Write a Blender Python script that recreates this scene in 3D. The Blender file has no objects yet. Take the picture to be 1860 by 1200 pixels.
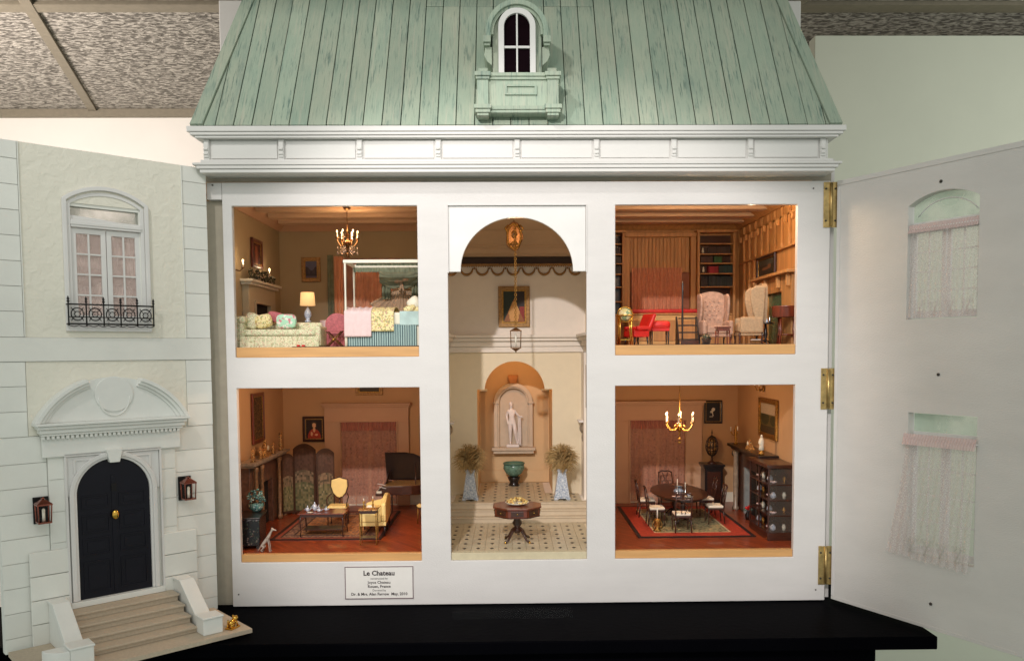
import bpy, math, random
from mathutils import Matrix, Vector
from math import sin, cos, pi, radians as RAD
random.seed(7)
SC = bpy.context.scene
COL = SC.collection

# ------------------------------------------------------------------ camera, light, exposure
def rotm(p, y, r):
    return Matrix.Rotation(y, 3, 'Z') @ Matrix.Rotation(p, 3, 'X') @ Matrix.Rotation(r, 3, 'Y')
cd = bpy.data.cameras.new('camera'); cam = bpy.data.objects.new('camera', cd); COL.objects.link(cam)
m3 = rotm(-.0585, -.0162, .0063)
cm = Matrix((m3.col[0], m3.col[2], -m3.col[1])).transposed().to_4x4()
cm.translation = (0, -1.5, 0); cam.matrix_world = cm
cd.sensor_width = 36; cd.lens = 36 * 1500 / 1860
cd.shift_x = -.01206; cd.shift_y = .0672
cd.clip_start = .01; cd.clip_end = 60
SC.camera = cam

W = bpy.data.worlds.new('World'); SC.world = W; W.use_nodes = True
bg = W.node_tree.nodes['Background']; bg.inputs[0].default_value = (.95, 1, .945, 1); bg.inputs[1].default_value = .66
SC.view_settings.view_transform = 'Standard'; SC.view_settings.look = 'None'
SC.view_settings.exposure = 0; SC.view_settings.gamma = 1

def look(o, tgt):
    o.rotation_euler = (Vector(tgt) - o.location).to_track_quat('-Z', 'Y').to_euler()
def area(name, loc, tgt, sx, sy, power, col):
    l = bpy.data.lights.new(name, 'AREA'); l.shape = 'RECTANGLE'; l.size = sx; l.size_y = sy; l.energy = power; l.color = col
    o = bpy.data.objects.new(name, l); COL.objects.link(o); o.location = loc; look(o, tgt); return o
def spot(name, loc, tgt, power, ang, blend, rad, col):
    l = bpy.data.lights.new(name, 'SPOT'); l.energy = power; l.spot_size = RAD(ang); l.spot_blend = blend; l.shadow_soft_size = rad; l.color = col
    o = bpy.data.objects.new(name, l); COL.objects.link(o); o.location = loc; look(o, tgt); return o
def point(name, loc, power, rad, col):
    l = bpy.data.lights.new(name, 'POINT'); l.energy = power; l.shadow_soft_size = rad; l.color = col
    o = bpy.data.objects.new(name, l); COL.objects.link(o); o.location = loc; return o
key = spot('ceiling_spotlight', (-.35, -2.03, .85), (.05, 0, -.09), 118, 33, .5, .026, (1, .93, .905))
fill = area('ceiling_panel_light', (.15, -1.7, 1.1), (-.15, 0, .0), 1.0, .5, 5, (1, .95, .93))
wash = area('wall_washer', (-2.0, .5, .35), (-1.15, 2.0, .72), .5, .3, 30, (1, .9, .84))
wash2 = area('added_partition_light', (2.3, -.1, .55), (1.25, 1.0, .35), .5, .3, 7.5, (.97, 1, .95))  # unseen lamp added to brighten the partition on the right
roofw = spot('added_roof_spot', (-.80, -1.25, 1.35), (-.22, .05, .42), 40, 64, 1., .05, (1, .96, .92))  # unseen lamp added to lift the roof, mostly its left side

# ------------------------------------------------------------------ colours and materials
def lin(c):
    c /= 255.
    return c / 12.92 if c <= .04045 else ((c + .055) / 1.055) ** 2.4
def S(r, g, b, k=1.): return (lin(r) * k, lin(g) * k, lin(b) * k, 1)
MATS = {}
def nmat(name):
    m = bpy.data.materials.new(name); m.use_nodes = True; MATS[name] = m
    nt = m.node_tree; return m, nt, nt.nodes['Principled BSDF']
def mat(name, col, rough=.5, metal=0, var=.12, vs=60, stretch=(1, 1, 1), bump=0, bs=300, col2=None, emit=0, coat=0, rnd=0, spec=.5):
    m, nt, b = nmat(name)
    N, L = nt.nodes, nt.links
    b.inputs['Roughness'].default_value = rough; b.inputs['Metallic'].default_value = metal
    b.inputs['Coat Weight'].default_value = coat; b.inputs['Specular IOR Level'].default_value = spec
    tc = N.new('ShaderNodeTexCoord'); mp = N.new('ShaderNodeMapping'); mp.inputs['Scale'].default_value = stretch
    L.new(tc.outputs['Object'], mp.inputs['Vector'])
    nz = N.new('ShaderNodeTexNoise'); nz.inputs['Scale'].default_value = vs; nz.inputs['Detail'].default_value = 5
    nz.inputs['Roughness'].default_value = .6
    src = mp.outputs['Vector']
    if rnd:
        oi = N.new('ShaderNodeObjectInfo'); ad = N.new('ShaderNodeVectorMath'); ad.operation = 'ADD'
        cx = N.new('ShaderNodeCombineXYZ'); mu = N.new('ShaderNodeMath'); mu.operation = 'MULTIPLY'; mu.inputs[1].default_value = 37
        L.new(oi.outputs['Random'], mu.inputs[0]); L.new(mu.outputs[0], cx.inputs[0]); L.new(mu.outputs[0], cx.inputs[2])
        L.new(src, ad.inputs[0]); L.new(cx.outputs[0], ad.inputs[1]); src = ad.outputs[0]
    L.new(src, nz.inputs['Vector'])
    rp = N.new('ShaderNodeValToRGB')
    c2 = col2 or tuple(c * (1 - 2.2 * var) for c in col[:3]) + (1,)
    rp.color_ramp.elements[0].position = .3; rp.color_ramp.elements[1].position = .68
    rp.color_ramp.elements[0].color = c2; rp.color_ramp.elements[1].color = col
    L.new(nz.outputs['Fac'], rp.inputs['Fac'])
    out = rp.outputs['Color']
    if rnd:
        hs = N.new('ShaderNodeHueSaturation'); mr = N.new('ShaderNodeMapRange')
        mr.inputs[3].default_value = 1 - rnd; mr.inputs[4].default_value = 1 + rnd
        L.new(oi.outputs['Random'], mr.inputs[0]); L.new(mr.outputs[0], hs.inputs['Value']); L.new(out, hs.inputs['Color']); out = hs.outputs['Color']
    L.new(out, b.inputs['Base Color'])
    if bump:
        n2 = N.new('ShaderNodeTexNoise'); n2.inputs['Scale'].default_value = bs; n2.inputs['Detail'].default_value = 4
        L.new(mp.outputs['Vector'], n2.inputs['Vector'])
        bp = N.new('ShaderNodeBump'); bp.inputs['Strength'].default_value = bump; bp.inputs['Distance'].default_value = .002
        L.new(n2.outputs['Fac'], bp.inputs['Height']); L.new(bp.outputs['Normal'], b.inputs['Normal'])
    if emit:
        b.inputs['Emission Color'].default_value = col; b.inputs['Emission Strength'].default_value = emit
    return m
WHITE = mat('white_frame_paint', S(216, 212, 209), .5, var=.035, vs=7, stretch=(1, 1, 4), bump=.3, bs=260)
INNERP = mat('greyed_inner_face_paint', S(212, 208, 203), .55, var=.04, vs=6, stretch=(1, 1, 3), bump=.35, bs=220)
CORN = mat('cornice_white_paint', S(214, 212, 208), .5, var=.02, vs=9, bump=.05)
TRIM = mat('white_trim_paint', S(222, 220, 217), .45, var=.03, vs=20, bump=.05)
PANEL = mat('grey_green_block_paint', S(230, 230, 223), .6, var=.03, vs=14, bump=.15, bs=160, rnd=.04)
TAUPE = mat('taupe_shade_paint', S(168, 159, 142), .7, var=.05)  # taupe holds the recess shade of the side strip and the header band
STONE = mat('stair_sandstone', S(196, 180, 158), .85, var=.07, vs=260, bump=.3, bs=700)
BLACK = mat('black_lacquer', S(6, 6, 9), .38, var=.1, vs=8, spec=.003, bump=.15, bs=90)
DOORBLK = mat('black_door_gloss', S(16, 14, 26), .35, var=.1, vs=30, spec=.25)
IRON = mat('black_iron', S(34, 32, 32), .5, metal=.6)
BRASS = mat('polished_brass', S(235, 185, 85), .22, metal=1, var=.15)
HINGE = mat('aged_brass', S(205, 175, 115), .38, metal=.85, var=.22, vs=90)
COPPER = mat('lantern_copper', S(150, 85, 70), .25, metal=1)
GLASSY = mat('lantern_glass', S(200, 195, 190), .05, var=0, spec=.8)
WALLW = mat('gallery_wall_paint', S(232, 226, 218), .8, var=.02, vs=5)
PARTW = mat('gallery_partition_paint', S(216, 217, 200), .8, var=.02, vs=5)
BACKB = mat('white_backing_board', S(225, 222, 218), .7, var=.02, vs=10)
FLOORG = mat('gallery_floor_vinyl', S(160, 175, 160), .5, var=.05, vs=8)
GRIDM = mat('ceiling_grid_metal', S(134, 124, 106), .6, var=.08)
SHADOWGAP = mat('roof_underboard', S(62, 84, 70), .9)
GOLD = mat('antique_gold', S(200, 150, 75), .35, metal=.85, var=.3, vs=300, bump=.5, bs=900)
GOLDM = mat('gilt_wood_frame', S(178, 134, 78), .45, metal=.3, var=.25, vs=200, bump=.3, bs=900)
DKWOOD = mat('dark_mahogany', S(72, 38, 26), .3, var=.25, vs=60, stretch=(1, 1, 8), coat=.3)
REDWOOD = mat('red_mahogany', S(124, 56, 34), .28, var=.25, vs=50, stretch=(6, 1, 1), coat=.4)
EBONY = mat('ebony_wood', S(34, 25, 24), .3, var=.2, coat=.3)
IVORY = mat('ivory_paint', S(232, 226, 206), .5, var=.04)
LIP = mat('maple_floor_edge', S(214, 162, 102), .5, var=.1, vs=30, stretch=(.3, 1, 4))
OLIVE = mat('olive_room_paint', S(176, 158, 124), .8, var=.03, vs=14)
TANW = mat('tan_room_paint', S(198, 158, 116), .8, var=.03, vs=14)
TANTRIM = mat('tan_room_trim', S(200, 160, 128), .65, var=.03, vs=14)
PINE = mat('pine_panelling', S(200, 146, 88), .55, var=.16, vs=26, stretch=(5, 5, .5))
CEILTAN = mat('room_ceiling_paint', S(205, 172, 140), .8, var=.03)
HALLW = mat('hall_wall_paint', S(240, 224, 194), .75, var=.02)
HALLT = mat('hall_upper_paint', S(242, 232, 220), .75, var=.02)
NICHEW = mat('niche_wall_paint', S(222, 186, 140), .75, var=.02)
MARBLE = mat('grey_veined_marble', S(168, 150, 130), .3, var=.25, vs=90)
PURPM = mat('brown_marble', S(120, 84, 68), .3, var=.3, vs=110)
TILE = mat('hall_marble_tile', S(206, 190, 160), .35, var=.07, vs=50, rnd=.05)
TILEDOT = mat('black_marble_dot', S(40, 34, 34), .35)
STATUE = mat('white_marble_figure', S(236, 228, 224), .5, var=.06, vs=150)
PORC = mat('blue_white_porcelain', S(222, 226, 228), .2, var=0, vs=320, col2=S(120, 138, 168))
CELADON = mat('celadon_porcelain', S(120, 160, 140), .2, var=.3, vs=150)
STRAW = mat('dried_grass', S(222, 186, 126), .8, var=.25, vs=200)
SCREENW = mat('dark_screen_wood', S(78, 50, 34), .5, var=.2)
PALEYEL = mat('pale_yellow_silk', S(240, 214, 140), .6, var=.04)
CREAM = mat('cream_silk', S(240, 228, 206), .6, var=.04)
REDF = mat('bright_red_leather', S(214, 34, 28), .45, var=.15, vs=50, bump=.2)
WINGP = mat('pink_tufted_fabric', S(182, 146, 126), .7, var=.16, vs=120, bump=.6, bs=180)
WINGB = mat('tan_patterned_fabric', S(178, 148, 114), .7, var=.14, vs=260, bump=.3, bs=400)
PINKT = mat('rose_damask', S(196, 108, 112), .7, var=.2, vs=220)
PINKB = mat('pale_pink_blanket', S(232, 206, 204), .8, var=.05, vs=90, bump=.3)
PEACH = mat('peach_curtain_silk', S(232, 168, 128), .65, var=.06, vs=60, stretch=(6, 1, 1))
SAGE = mat('sage_drapery', S(132, 138, 112), .75, var=.2, vs=70)
TAND = mat('tan_pleated_lining', S(178, 150, 122), .75, var=.12, vs=60)
CANDLE = mat('candle_wax', S(240, 232, 214), .5, var=.02)
FLAME = mat('lit_candle_bulb', S(255, 216, 160), .5, var=0, emit=7)
SHADEM = mat('lit_lamp_shade', S(246, 196, 130), .7, var=.02, emit=.75)
PANE = mat('dark_window_pane', S(22, 8, 14), .6, var=.2, vs=40, spec=.02)
SILVER = mat('polished_silver', S(220, 220, 222), .18, metal=1, var=.05)
FIREBOX = mat('soot_black_firebox', S(22, 20, 19), .9)
PLASTER = mat('white_pediment_plaster', S(228, 229, 224), .5, var=.02)
INK = mat('printed_ink', S(52, 42, 44), .7, var=0)
INKP = mat('printed_border_ink', S(122, 104, 108), .7, var=0)
CARD = mat('card_paper', S(226, 222, 216), .6, var=.02)
SCREW = mat('dark_screw_hole', S(60, 55, 48), .6)
GREENGL = mat('green_glass', S(70, 104, 72), .2, var=.2)

def speck(name, cols, scale, rough=.7, bump=.2, rnd_=1.0):
    """fabric or paint with random coloured cells"""
    m, nt, b = nmat(name); N, L = nt.nodes, nt.links
    tc = N.new('ShaderNodeTexCoord'); vo = N.new('ShaderNodeTexVoronoi'); vo.inputs['Scale'].default_value = scale; vo.inputs['Randomness'].default_value = rnd_
    L.new(tc.outputs['Object'], vo.inputs['Vector'])
    sp = N.new('ShaderNodeSeparateColor'); L.new(vo.outputs['Color'], sp.inputs[0])
    rp = N.new('ShaderNodeValToRGB'); rp.color_ramp.interpolation = 'CONSTANT'
    while len(rp.color_ramp.elements) < len(cols): rp.color_ramp.elements.new(.5)
    t = 0
    for e, (w, c) in zip(rp.color_ramp.elements, cols): e.position = t; e.color = c; t += w
    L.new(sp.outputs[0], rp.inputs['Fac']); L.new(rp.outputs['Color'], b.inputs['Base Color'])
    b.inputs['Roughness'].default_value = rough
    bp = N.new('ShaderNodeBump'); bp.inputs['Strength'].default_value = bump; bp.inputs['Distance'].default_value = .0008
    L.new(vo.outputs['Distance'], bp.inputs['Height']); L.new(bp.outputs['Normal'], b.inputs['Normal'])
    return m
FLORAL = speck('green_floral_chintz', [(.55, S(218, 212, 178)), (.22, S(182, 192, 150)), (.10, S(206, 168, 144)), (.13, S(164, 154, 116))], 700)
FLORALY = speck('yellow_floral_quilt', [(.6, S(232, 216, 160)), (.2, S(200, 176, 110)), (.1, S(190, 150, 130)), (.1, S(160, 160, 110))], 420)
MINT = speck('mint_rose_print', [(.6, S(170, 214, 184)), (.25, S(236, 220, 214)), (.15, S(206, 130, 138))], 260)
GREENPOT = speck('green_leafy_mix', [(.5, S(44, 72, 56)), (.3, S(90, 130, 110)), (.2, S(150, 170, 160))], 500)
ORNATE = speck('gilded_ornament', [(.45, S(150, 100, 50)), (.35, S(205, 160, 95)), (.2, S(60, 36, 22))], 500, .4, .6)
LEAFY = speck('dark_leaf_arrangement', [(.6, S(52, 54, 36)), (.25, S(96, 90, 60)), (.15, S(190, 160, 130))], 500)
BLUEGR = speck('blue_green_enamel', [(.6, S(96, 140, 130)), (.25, S(50, 90, 96)), (.15, S(190, 200, 190))], 400, .25)
FRUIT = speck('gilt_fruit', [(.5, S(226, 196, 120)), (.3, S(196, 150, 80)), (.2, S(150, 110, 60))], 300, .35)

def roofmat():
    m, nt, b = nmat('verdigris_roof_paint'); N, L = nt.nodes, nt.links
    tc = N.new('ShaderNodeTexCoord'); oi = N.new('ShaderNodeObjectInfo')
    mu = N.new('ShaderNodeMath'); mu.operation = 'MULTIPLY'; mu.inputs[1].default_value = 53; L.new(oi.outputs['Random'], mu.inputs[0])
    cx = N.new('ShaderNodeCombineXYZ'); L.new(mu.outputs[0], cx.inputs[0]); L.new(mu.outputs[0], cx.inputs[1])
    ad = N.new('ShaderNodeVectorMath'); L.new(tc.outputs['Object'], ad.inputs[0]); L.new(cx.outputs[0], ad.inputs[1])
    def noise(sc, stretch, det=6, ro=.65):
        mp = N.new('ShaderNodeMapping'); mp.inputs['Scale'].default_value = stretch; L.new(ad.outputs[0], mp.inputs['Vector'])
        n = N.new('ShaderNodeTexNoise'); n.inputs['Scale'].default_value = sc; n.inputs['Detail'].default_value = det; n.inputs['Roughness'].default_value = ro
        L.new(mp.outputs[0], n.inputs['Vector']); return n.outputs['Fac']
    def ramp(f, a, b_, ca, cb):
        r = N.new('ShaderNodeValToRGB'); r.color_ramp.elements[0].position = a; r.color_ramp.elements[1].position = b_
        r.color_ramp.elements[0].color = ca; r.color_ramp.elements[1].color = cb; L.new(f, r.inputs['Fac']); return r.outputs['Color']
    base = ramp(noise(14, (1, .4, .4), 4), .3, .7, S(150, 170, 152), S(172, 180, 160))
    blot = ramp(noise(34, (1, .2, .2), 7, .75), .54, .72, (0, 0, 0, 1), (1, 1, 1, 1))
    mx = N.new('ShaderNodeMixRGB'); mx.inputs[2].default_value = S(98, 126, 122); L.new(base, mx.inputs[1])
    k = N.new('ShaderNodeMath'); k.operation = 'MULTIPLY'; k.inputs[1].default_value = .45; L.new(blot, k.inputs[0]); L.new(k.outputs[0], mx.inputs[0])
    fine = ramp(noise(330, (1, .07, .07), 3, .65), .53, .66, (0, 0, 0, 1), (1, 1, 1, 1))
    mx2 = N.new('ShaderNodeMixRGB'); mx2.inputs[2].default_value = S(92, 116, 108); L.new(mx.outputs[0], mx2.inputs[1])
    k2 = N.new('ShaderNodeMath'); k2.operation = 'MULTIPLY'; L.new(fine, k2.inputs[0])
    pt = ramp(noise(24, (1, .3, .3), 4, .6), .40, .62, (.15, .15, .15, 1), (.9, .9, .9, 1)); L.new(pt, k2.inputs[1]); L.new(k2.outputs[0], mx2.inputs[0])
    pale = ramp(noise(250, (1, .04, .04), 2, .6), .56, .70, (0, 0, 0, 1), (1, 1, 1, 1)); mx3 = N.new('ShaderNodeMixRGB'); mx3.inputs[2].default_value = S(186, 184, 166)
    k3 = N.new('ShaderNodeMath'); k3.operation = 'MULTIPLY'; k3.inputs[1].default_value = .45; L.new(pale, k3.inputs[0]); L.new(k3.outputs[0], mx3.inputs[0]); L.new(mx2.outputs[0], mx3.inputs[1])
    hs = N.new('ShaderNodeHueSaturation'); mr = N.new('ShaderNodeMapRange'); mr.inputs[3].default_value = .93; mr.inputs[4].default_value = 1.07
    L.new(oi.outputs['Random'], mr.inputs[0]); L.new(mr.outputs[0], hs.inputs['Value']); L.new(mx3.outputs[0], hs.inputs['Color'])
    L.new(hs.outputs[0], b.inputs['Base Color']); b.inputs['Roughness'].default_value = .7
    bp = N.new('ShaderNodeBump'); bp.inputs['Strength'].default_value = .8; bp.inputs['Distance'].default_value = .0012
    L.new(noise(230, (1, .05, .05), 5, .8), bp.inputs['Height']); L.new(bp.outputs[0], b.inputs['Normal'])
    return m
ROOF = roofmat()
def bumpy(name, col, col2, sc, stretch, dist, stren, thr=(.4, .6), rough=.9, voro=False):
    m, nt, b = nmat(name); N, L = nt.nodes, nt.links
    tc = N.new('ShaderNodeTexCoord'); mp = N.new('ShaderNodeMapping'); mp.inputs['Scale'].default_value = stretch
    L.new(tc.outputs['Object'], mp.inputs['Vector'])
    n = N.new('ShaderNodeTexNoise'); n.inputs['Scale'].default_value = sc; n.inputs['Detail'].default_value = 3; n.inputs['Distortion'].default_value = .8
    L.new(mp.outputs[0], n.inputs['Vector'])
    r = N.new('ShaderNodeValToRGB'); r.color_ramp.elements[0].position = thr[0]; r.color_ramp.elements[1].position = thr[1]
    r.color_ramp.elements[0].color = col2; r.color_ramp.elements[1].color = col
    L.new(n.outputs['Fac'], r.inputs['Fac']); L.new(r.outputs['Color'], b.inputs['Base Color'])
    bp = N.new('ShaderNodeBump'); bp.inputs['Strength'].default_value = stren; bp.inputs['Distance'].default_value = dist
    L.new(n.outputs['Fac'], bp.inputs['Height']); L.new(bp.outputs[0], b.inputs['Normal']); b.inputs['Roughness'].default_value = rough
    return m
STUCCO = bumpy('cream_swirled_stucco', S(230, 226, 212), S(226, 222, 208), 75, (1, 1, 1), .003, .6, (.3, .7))
ACOUS = bumpy('acoustic_ceiling_tile', S(186, 178, 167), S(98, 92, 84), 85, (.5, 1, 1), .010, 1.0, (.42, .60))

def woodfloor(name, ca, cb, rot):
    m, nt, b = nmat(name); N, L = nt.nodes, nt.links
    tc = N.new('ShaderNodeTexCoord'); mp = N.new('ShaderNodeMapping'); mp.inputs['Rotation'].default_value = (0, 0, rot)
    L.new(tc.outputs['Object'], mp.inputs['Vector'])
    br = N.new('ShaderNodeTexBrick'); br.inputs['Scale'].default_value = 1; br.inputs['Brick Width'].default_value = .06; br.inputs['Row Height'].default_value = .0075
    br.inputs['Mortar Size'].default_value = .0003; br.inputs['Color1'].default_value = ca; br.inputs['Color2'].default_value = cb
    br.inputs['Mortar'].default_value = tuple(c * .4 for c in ca[:3]) + (1,)
    L.new(mp.outputs[0], br.inputs['Vector'])
    mp2 = N.new('ShaderNodeMapping'); mp2.inputs['Scale'].default_value = (1, 8, 1); L.new(mp.outputs[0], mp2.inputs['Vector'])
    n = N.new('ShaderNodeTexNoise'); n.inputs['Scale'].default_value = 60; n.inputs['Detail'].default_value = 4; L.new(mp2.outputs[0], n.inputs['Vector'])
    mx = N.new('ShaderNodeMixRGB'); mx.blend_type = 'OVERLAY'; mx.inputs[0].default_value = .45; L.new(br.outputs['Color'], mx.inputs[1]); L.new(n.outputs['Fac'], mx.inputs[2])
    L.new(mx.outputs[0], b.inputs['Base Color']); b.inputs['Roughness'].default_value = .35; b.inputs['Coat Weight'].default_value = .2
    return m
OAKF = woodfloor('orange_parquet', S(158, 72, 36), S(126, 52, 26), RAD(52))

def printmat():
    m, nt, b = nmat('printed_picture'); N, L = nt.nodes, nt.links
    a = N.new('ShaderNodeAttribute'); a.attribute_name = 'Col'; L.new(a.outputs['Color'], b.inputs['Base Color'])
    b.inputs['Roughness'].default_value = .6; return m
PRINT = printmat()
def lacemat(name, col, dens, sc=900, amp=.25):
    m, nt, b = nmat(name); N, L = nt.nodes, nt.links
    b.inputs['Base Color'].default_value = col; b.inputs['Roughness'].default_value = .8
    tc = N.new('ShaderNodeTexCoord'); n = N.new('ShaderNodeTexNoise'); n.inputs['Scale'].default_value = sc; L.new(tc.outputs['Object'], n.inputs['Vector'])
    mr = N.new('ShaderNodeMapRange'); mr.inputs[1].default_value = .3; mr.inputs[2].default_value = .7
    mr.inputs[3].default_value = max(0, dens - amp); mr.inputs[4].default_value = min(1, dens + amp)
    L.new(n.outputs['Fac'], mr.inputs[0]); L.new(mr.outputs[0], b.inputs['Alpha']); return m
LACE = lacemat('pink_voile', S(222, 208, 204), .36, 500, .12)
LACED = lacemat('pink_gathered_heading', S(206, 182, 178), .8, 400, .1)
LACEIN = lacemat('rose_lace', S(204, 150, 126), .55, 200, .1)
CLEAR = lacemat('clear_acrylic', S(30, 34, 34), .05, 5)
_b = MATS['clear_acrylic'].node_tree.nodes['Principled BSDF']; _b.inputs['Roughness'].default_value = .05
for _l in list(_b.inputs['Alpha'].links): MATS['clear_acrylic'].node_tree.links.remove(_l)
_b.inputs['Alpha'].default_value = .06

# ------------------------------------------------------------------ mesh builder
class MB:
    def __init__(s): s.v = []; s.f = []; s.s = []; s.M = None
    def add(s, vs, fs, smooth=False):
        o = len(s.v)
        for p in vs:
            p = Vector(p)
            if s.M is not None: p = s.M @ p
            s.v.append(tuple(p))
        for f in fs: s.f.append(tuple(i + o for i in f)); s.s.append(smooth)
        return s
    def box(s, x0, x1, y0, y1, z0, z1):
        return s.add([(x0, y0, z0), (x1, y0, z0), (x1, y1, z0), (x0, y1, z0), (x0, y0, z1), (x1, y0, z1), (x1, y1, z1), (x0, y1, z1)],
                     [(0, 3, 2, 1), (4, 5, 6, 7), (0, 1, 5, 4), (1, 2, 6, 5), (2, 3, 7, 6), (3, 0, 4, 7)])
    def frustum(s, cx, cy, z0, z1, a0, b0, a1, b1):
        v = [(cx + sx * a0, cy + sy * b0, z0) for sx, sy in ((-1, -1), (1, -1), (1, 1), (-1, 1))] + [(cx + sx * a1, cy + sy * b1, z1) for sx, sy in ((-1, -1), (1, -1), (1, 1), (-1, 1))]
        return s.add(v, [(0, 3, 2, 1), (4, 5, 6, 7), (0, 1, 5, 4), (1, 2, 6, 5), (2, 3, 7, 6), (3, 0, 4, 7)])
    def tube(s, pts, r, n=8, caps=True):
        pts = [Vector(p) for p in pts]; k = len(pts)
        rs = r if isinstance(r, (list, tuple)) else [r] * k
        vs = []; up = None
        for i, p in enumerate(pts):
            t = (pts[min(i + 1, k - 1)] - pts[max(i - 1, 0)]).normalized()
            if up is None: up = t.orthogonal().normalized()
            up = (up - t * up.dot(t)); up = up.normalized() if up.length > 1e-6 else t.orthogonal().normalized()
            w = t.cross(up)
            for j in range(n):
                a = 2 * pi * j / n; vs.append(p + (up * cos(a) + w * sin(a)) * rs[i])
        fs = [(i * n + j, i * n + (j + 1) % n, (i + 1) * n + (j + 1) % n, (i + 1) * n + j) for i in range(k - 1) for j in range(n)]
        if caps: fs += [tuple(range(n))[::-1], tuple((k - 1) * n + j for j in range(n))]
        return s.add(vs, fs, True)
    def cyl(s, p0, p1, r0, r1=None, n=12): return s.tube([p0, p1], [r0, r0 if r1 is None else r1], n)
    def lathe(s, prof, c=(0, 0, 0), n=20, smooth=True):
        vs = [(c[0] + r * cos(2 * pi * j / n), c[1] + r * sin(2 * pi * j / n), c[2] + z) for r, z in prof for j in range(n)]
        k = len(prof)
        fs = [(i * n + j, i * n + (j + 1) % n, (i + 1) * n + (j + 1) % n, (i + 1) * n + j) for i in range(k - 1) for j in range(n)]
        fs += [tuple(range(n))[::-1], tuple((k - 1) * n + j for j in range(n))]
        return s.add(vs, fs, smooth)
    def ball(s, c, r, n=10, sq=1.):
        if not isinstance(r, (tuple, list)): r = (r, r, r)
        g = lambda t: math.copysign(abs(t) ** sq, t)
        m = n; vs = []
        for i in range(m + 1):
            a = -pi / 2 + pi * i / m
            for j in range(2 * n):
                b = pi * j / n
                vs.append((c[0] + r[0] * g(cos(a)) * g(cos(b)), c[1] + r[1] * g(cos(a)) * g(sin(b)), c[2] + r[2] * g(sin(a))))
        k = 2 * n
        fs = [(i * k + j, i * k + (j + 1) % k, (i + 1) * k + (j + 1) % k, (i + 1) * k + j) for i in range(m) for j in range(k)]
        return s.add(vs, fs, True)
    def prism(s, poly, axis, a, b, smooth=False):
        """poly in the two other axes, extruded along axis from a to b"""
        def P(u, v, w): return {'x': (w, u, v), 'y': (u, w, v), 'z': (u, v, w)}[axis]
        n = len(poly)
        vs = [P(u, v, a) for u, v in poly] + [P(u, v, b) for u, v in poly]
        fs = [tuple(range(n))[::-1], tuple(range(n, 2 * n))] + [(i, (i + 1) % n, n + (i + 1) % n, n + i) for i in range(n)]
        return s.add(vs, fs, smooth)
    def plate(s, xs, zs, holes, y0, y1):
        """plate in the xz plane on a grid, with grid cells left open"""
        nx, nz = len(xs), len(zs); solid = lambda i, j: 0 <= i < nx - 1 and 0 <= j < nz - 1 and (i, j) not in holes
        o = [(x, y, z) for y in (y0, y1) for z in zs for x in xs]; B = nx * nz; id = lambda i, j, k: k * B + j * nx + i
        fs = []
        for i in range(nx - 1):
            for j in range(nz - 1):
                if not solid(i, j): continue
                fs.append((id(i, j, 0), id(i + 1, j, 0), id(i + 1, j + 1, 0), id(i, j + 1, 0)))
                fs.append((id(i, j, 1), id(i, j + 1, 1), id(i + 1, j + 1, 1), id(i + 1, j, 1)))
                if not solid(i - 1, j): fs.append((id(i, j, 0), id(i, j + 1, 0), id(i, j + 1, 1), id(i, j, 1)))
                if not solid(i + 1, j): fs.append((id(i + 1, j, 0), id(i + 1, j, 1), id(i + 1, j + 1, 1), id(i + 1, j + 1, 0)))
                if not solid(i, j - 1): fs.append((id(i, j, 0), id(i, j, 1), id(i + 1, j, 1), id(i + 1, j, 0)))
                if not solid(i, j + 1): fs.append((id(i, j + 1, 0), id(i + 1, j + 1, 0), id(i + 1, j + 1, 1), id(i, j + 1, 1)))
        return s.add(o, fs)
    def sheet(s, fn, nu, nv, smooth=True):
        vs = [fn(i / nu, j / nv) for j in range(nv + 1) for i in range(nu + 1)]
        fs = [(j * (nu + 1) + i, j * (nu + 1) + i + 1, (j + 1) * (nu + 1) + i + 1, (j + 1) * (nu + 1) + i) for j in range(nv) for i in range(nu)]
        return s.add(vs, fs, smooth)
def arc(cx, cz, r, a0, a1, n=16, rz=None):
    return [(cx + r * cos(RAD(a0 + (a1 - a0) * i / n)), cz + (rz or r) * sin(RAD(a0 + (a1 - a0) * i / n))) for i in range(n + 1)]

def wmat(o):
    m = Matrix.Translation(o.location) @ o.rotation_euler.to_matrix().to_4x4() @ Matrix.Diagonal(o.scale).to_4x4()
    return wmat(o.parent) @ m if o.parent else m
def part(name, mb, m, parent=None, label=None, world=False, bevel=0, seg=2, solid=0, cols=None, kind=None, sub=0):
    me = bpy.data.meshes.new(name)
    vs = mb.v
    if world and parent: inv = wmat(parent).inverted(); vs = [tuple(inv @ Vector(p)) for p in vs]
    me.from_pydata(vs, [], mb.f); me.polygons.foreach_set('use_smooth', mb.s); me.materials.append(m); me.update()
    if cols:
        ca = me.color_attributes.new('Col', 'FLOAT_COLOR', 'CORNER')
        for p in me.polygons:
            for li in p.loop_indices: ca.data[li].color = cols[p.index]
    o = bpy.data.objects.new(name, me); COL.objects.link(o)
    if parent: o.parent = parent
    if label: o['label'] = label
    if kind: o['kind'] = kind
    if bevel:
        b = o.modifiers.new('b', 'BEVEL'); b.width = bevel; b.segments = seg; b.limit_method = 'ANGLE'; b.angle_limit = RAD(40); b.harden_normals = False
    if solid:
        b = o.modifiers.new('s', 'SOLIDIFY'); b.thickness = solid; b.offset = 0
    if sub:
        b = o.modifiers.new('u', 'SUBSURF'); b.levels = sub; b.render_levels = sub
    return o
def thing(name, label, cat, loc=(0, 0, 0), rot=0, group=None):
    o = bpy.data.objects.new(name, None); o.empty_display_size = .02; COL.objects.link(o)
    o.location = loc; o.rotation_euler = (0, 0, rot); o['label'] = label; o['category'] = cat
    if group: o['group'] = group
    return o
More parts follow.
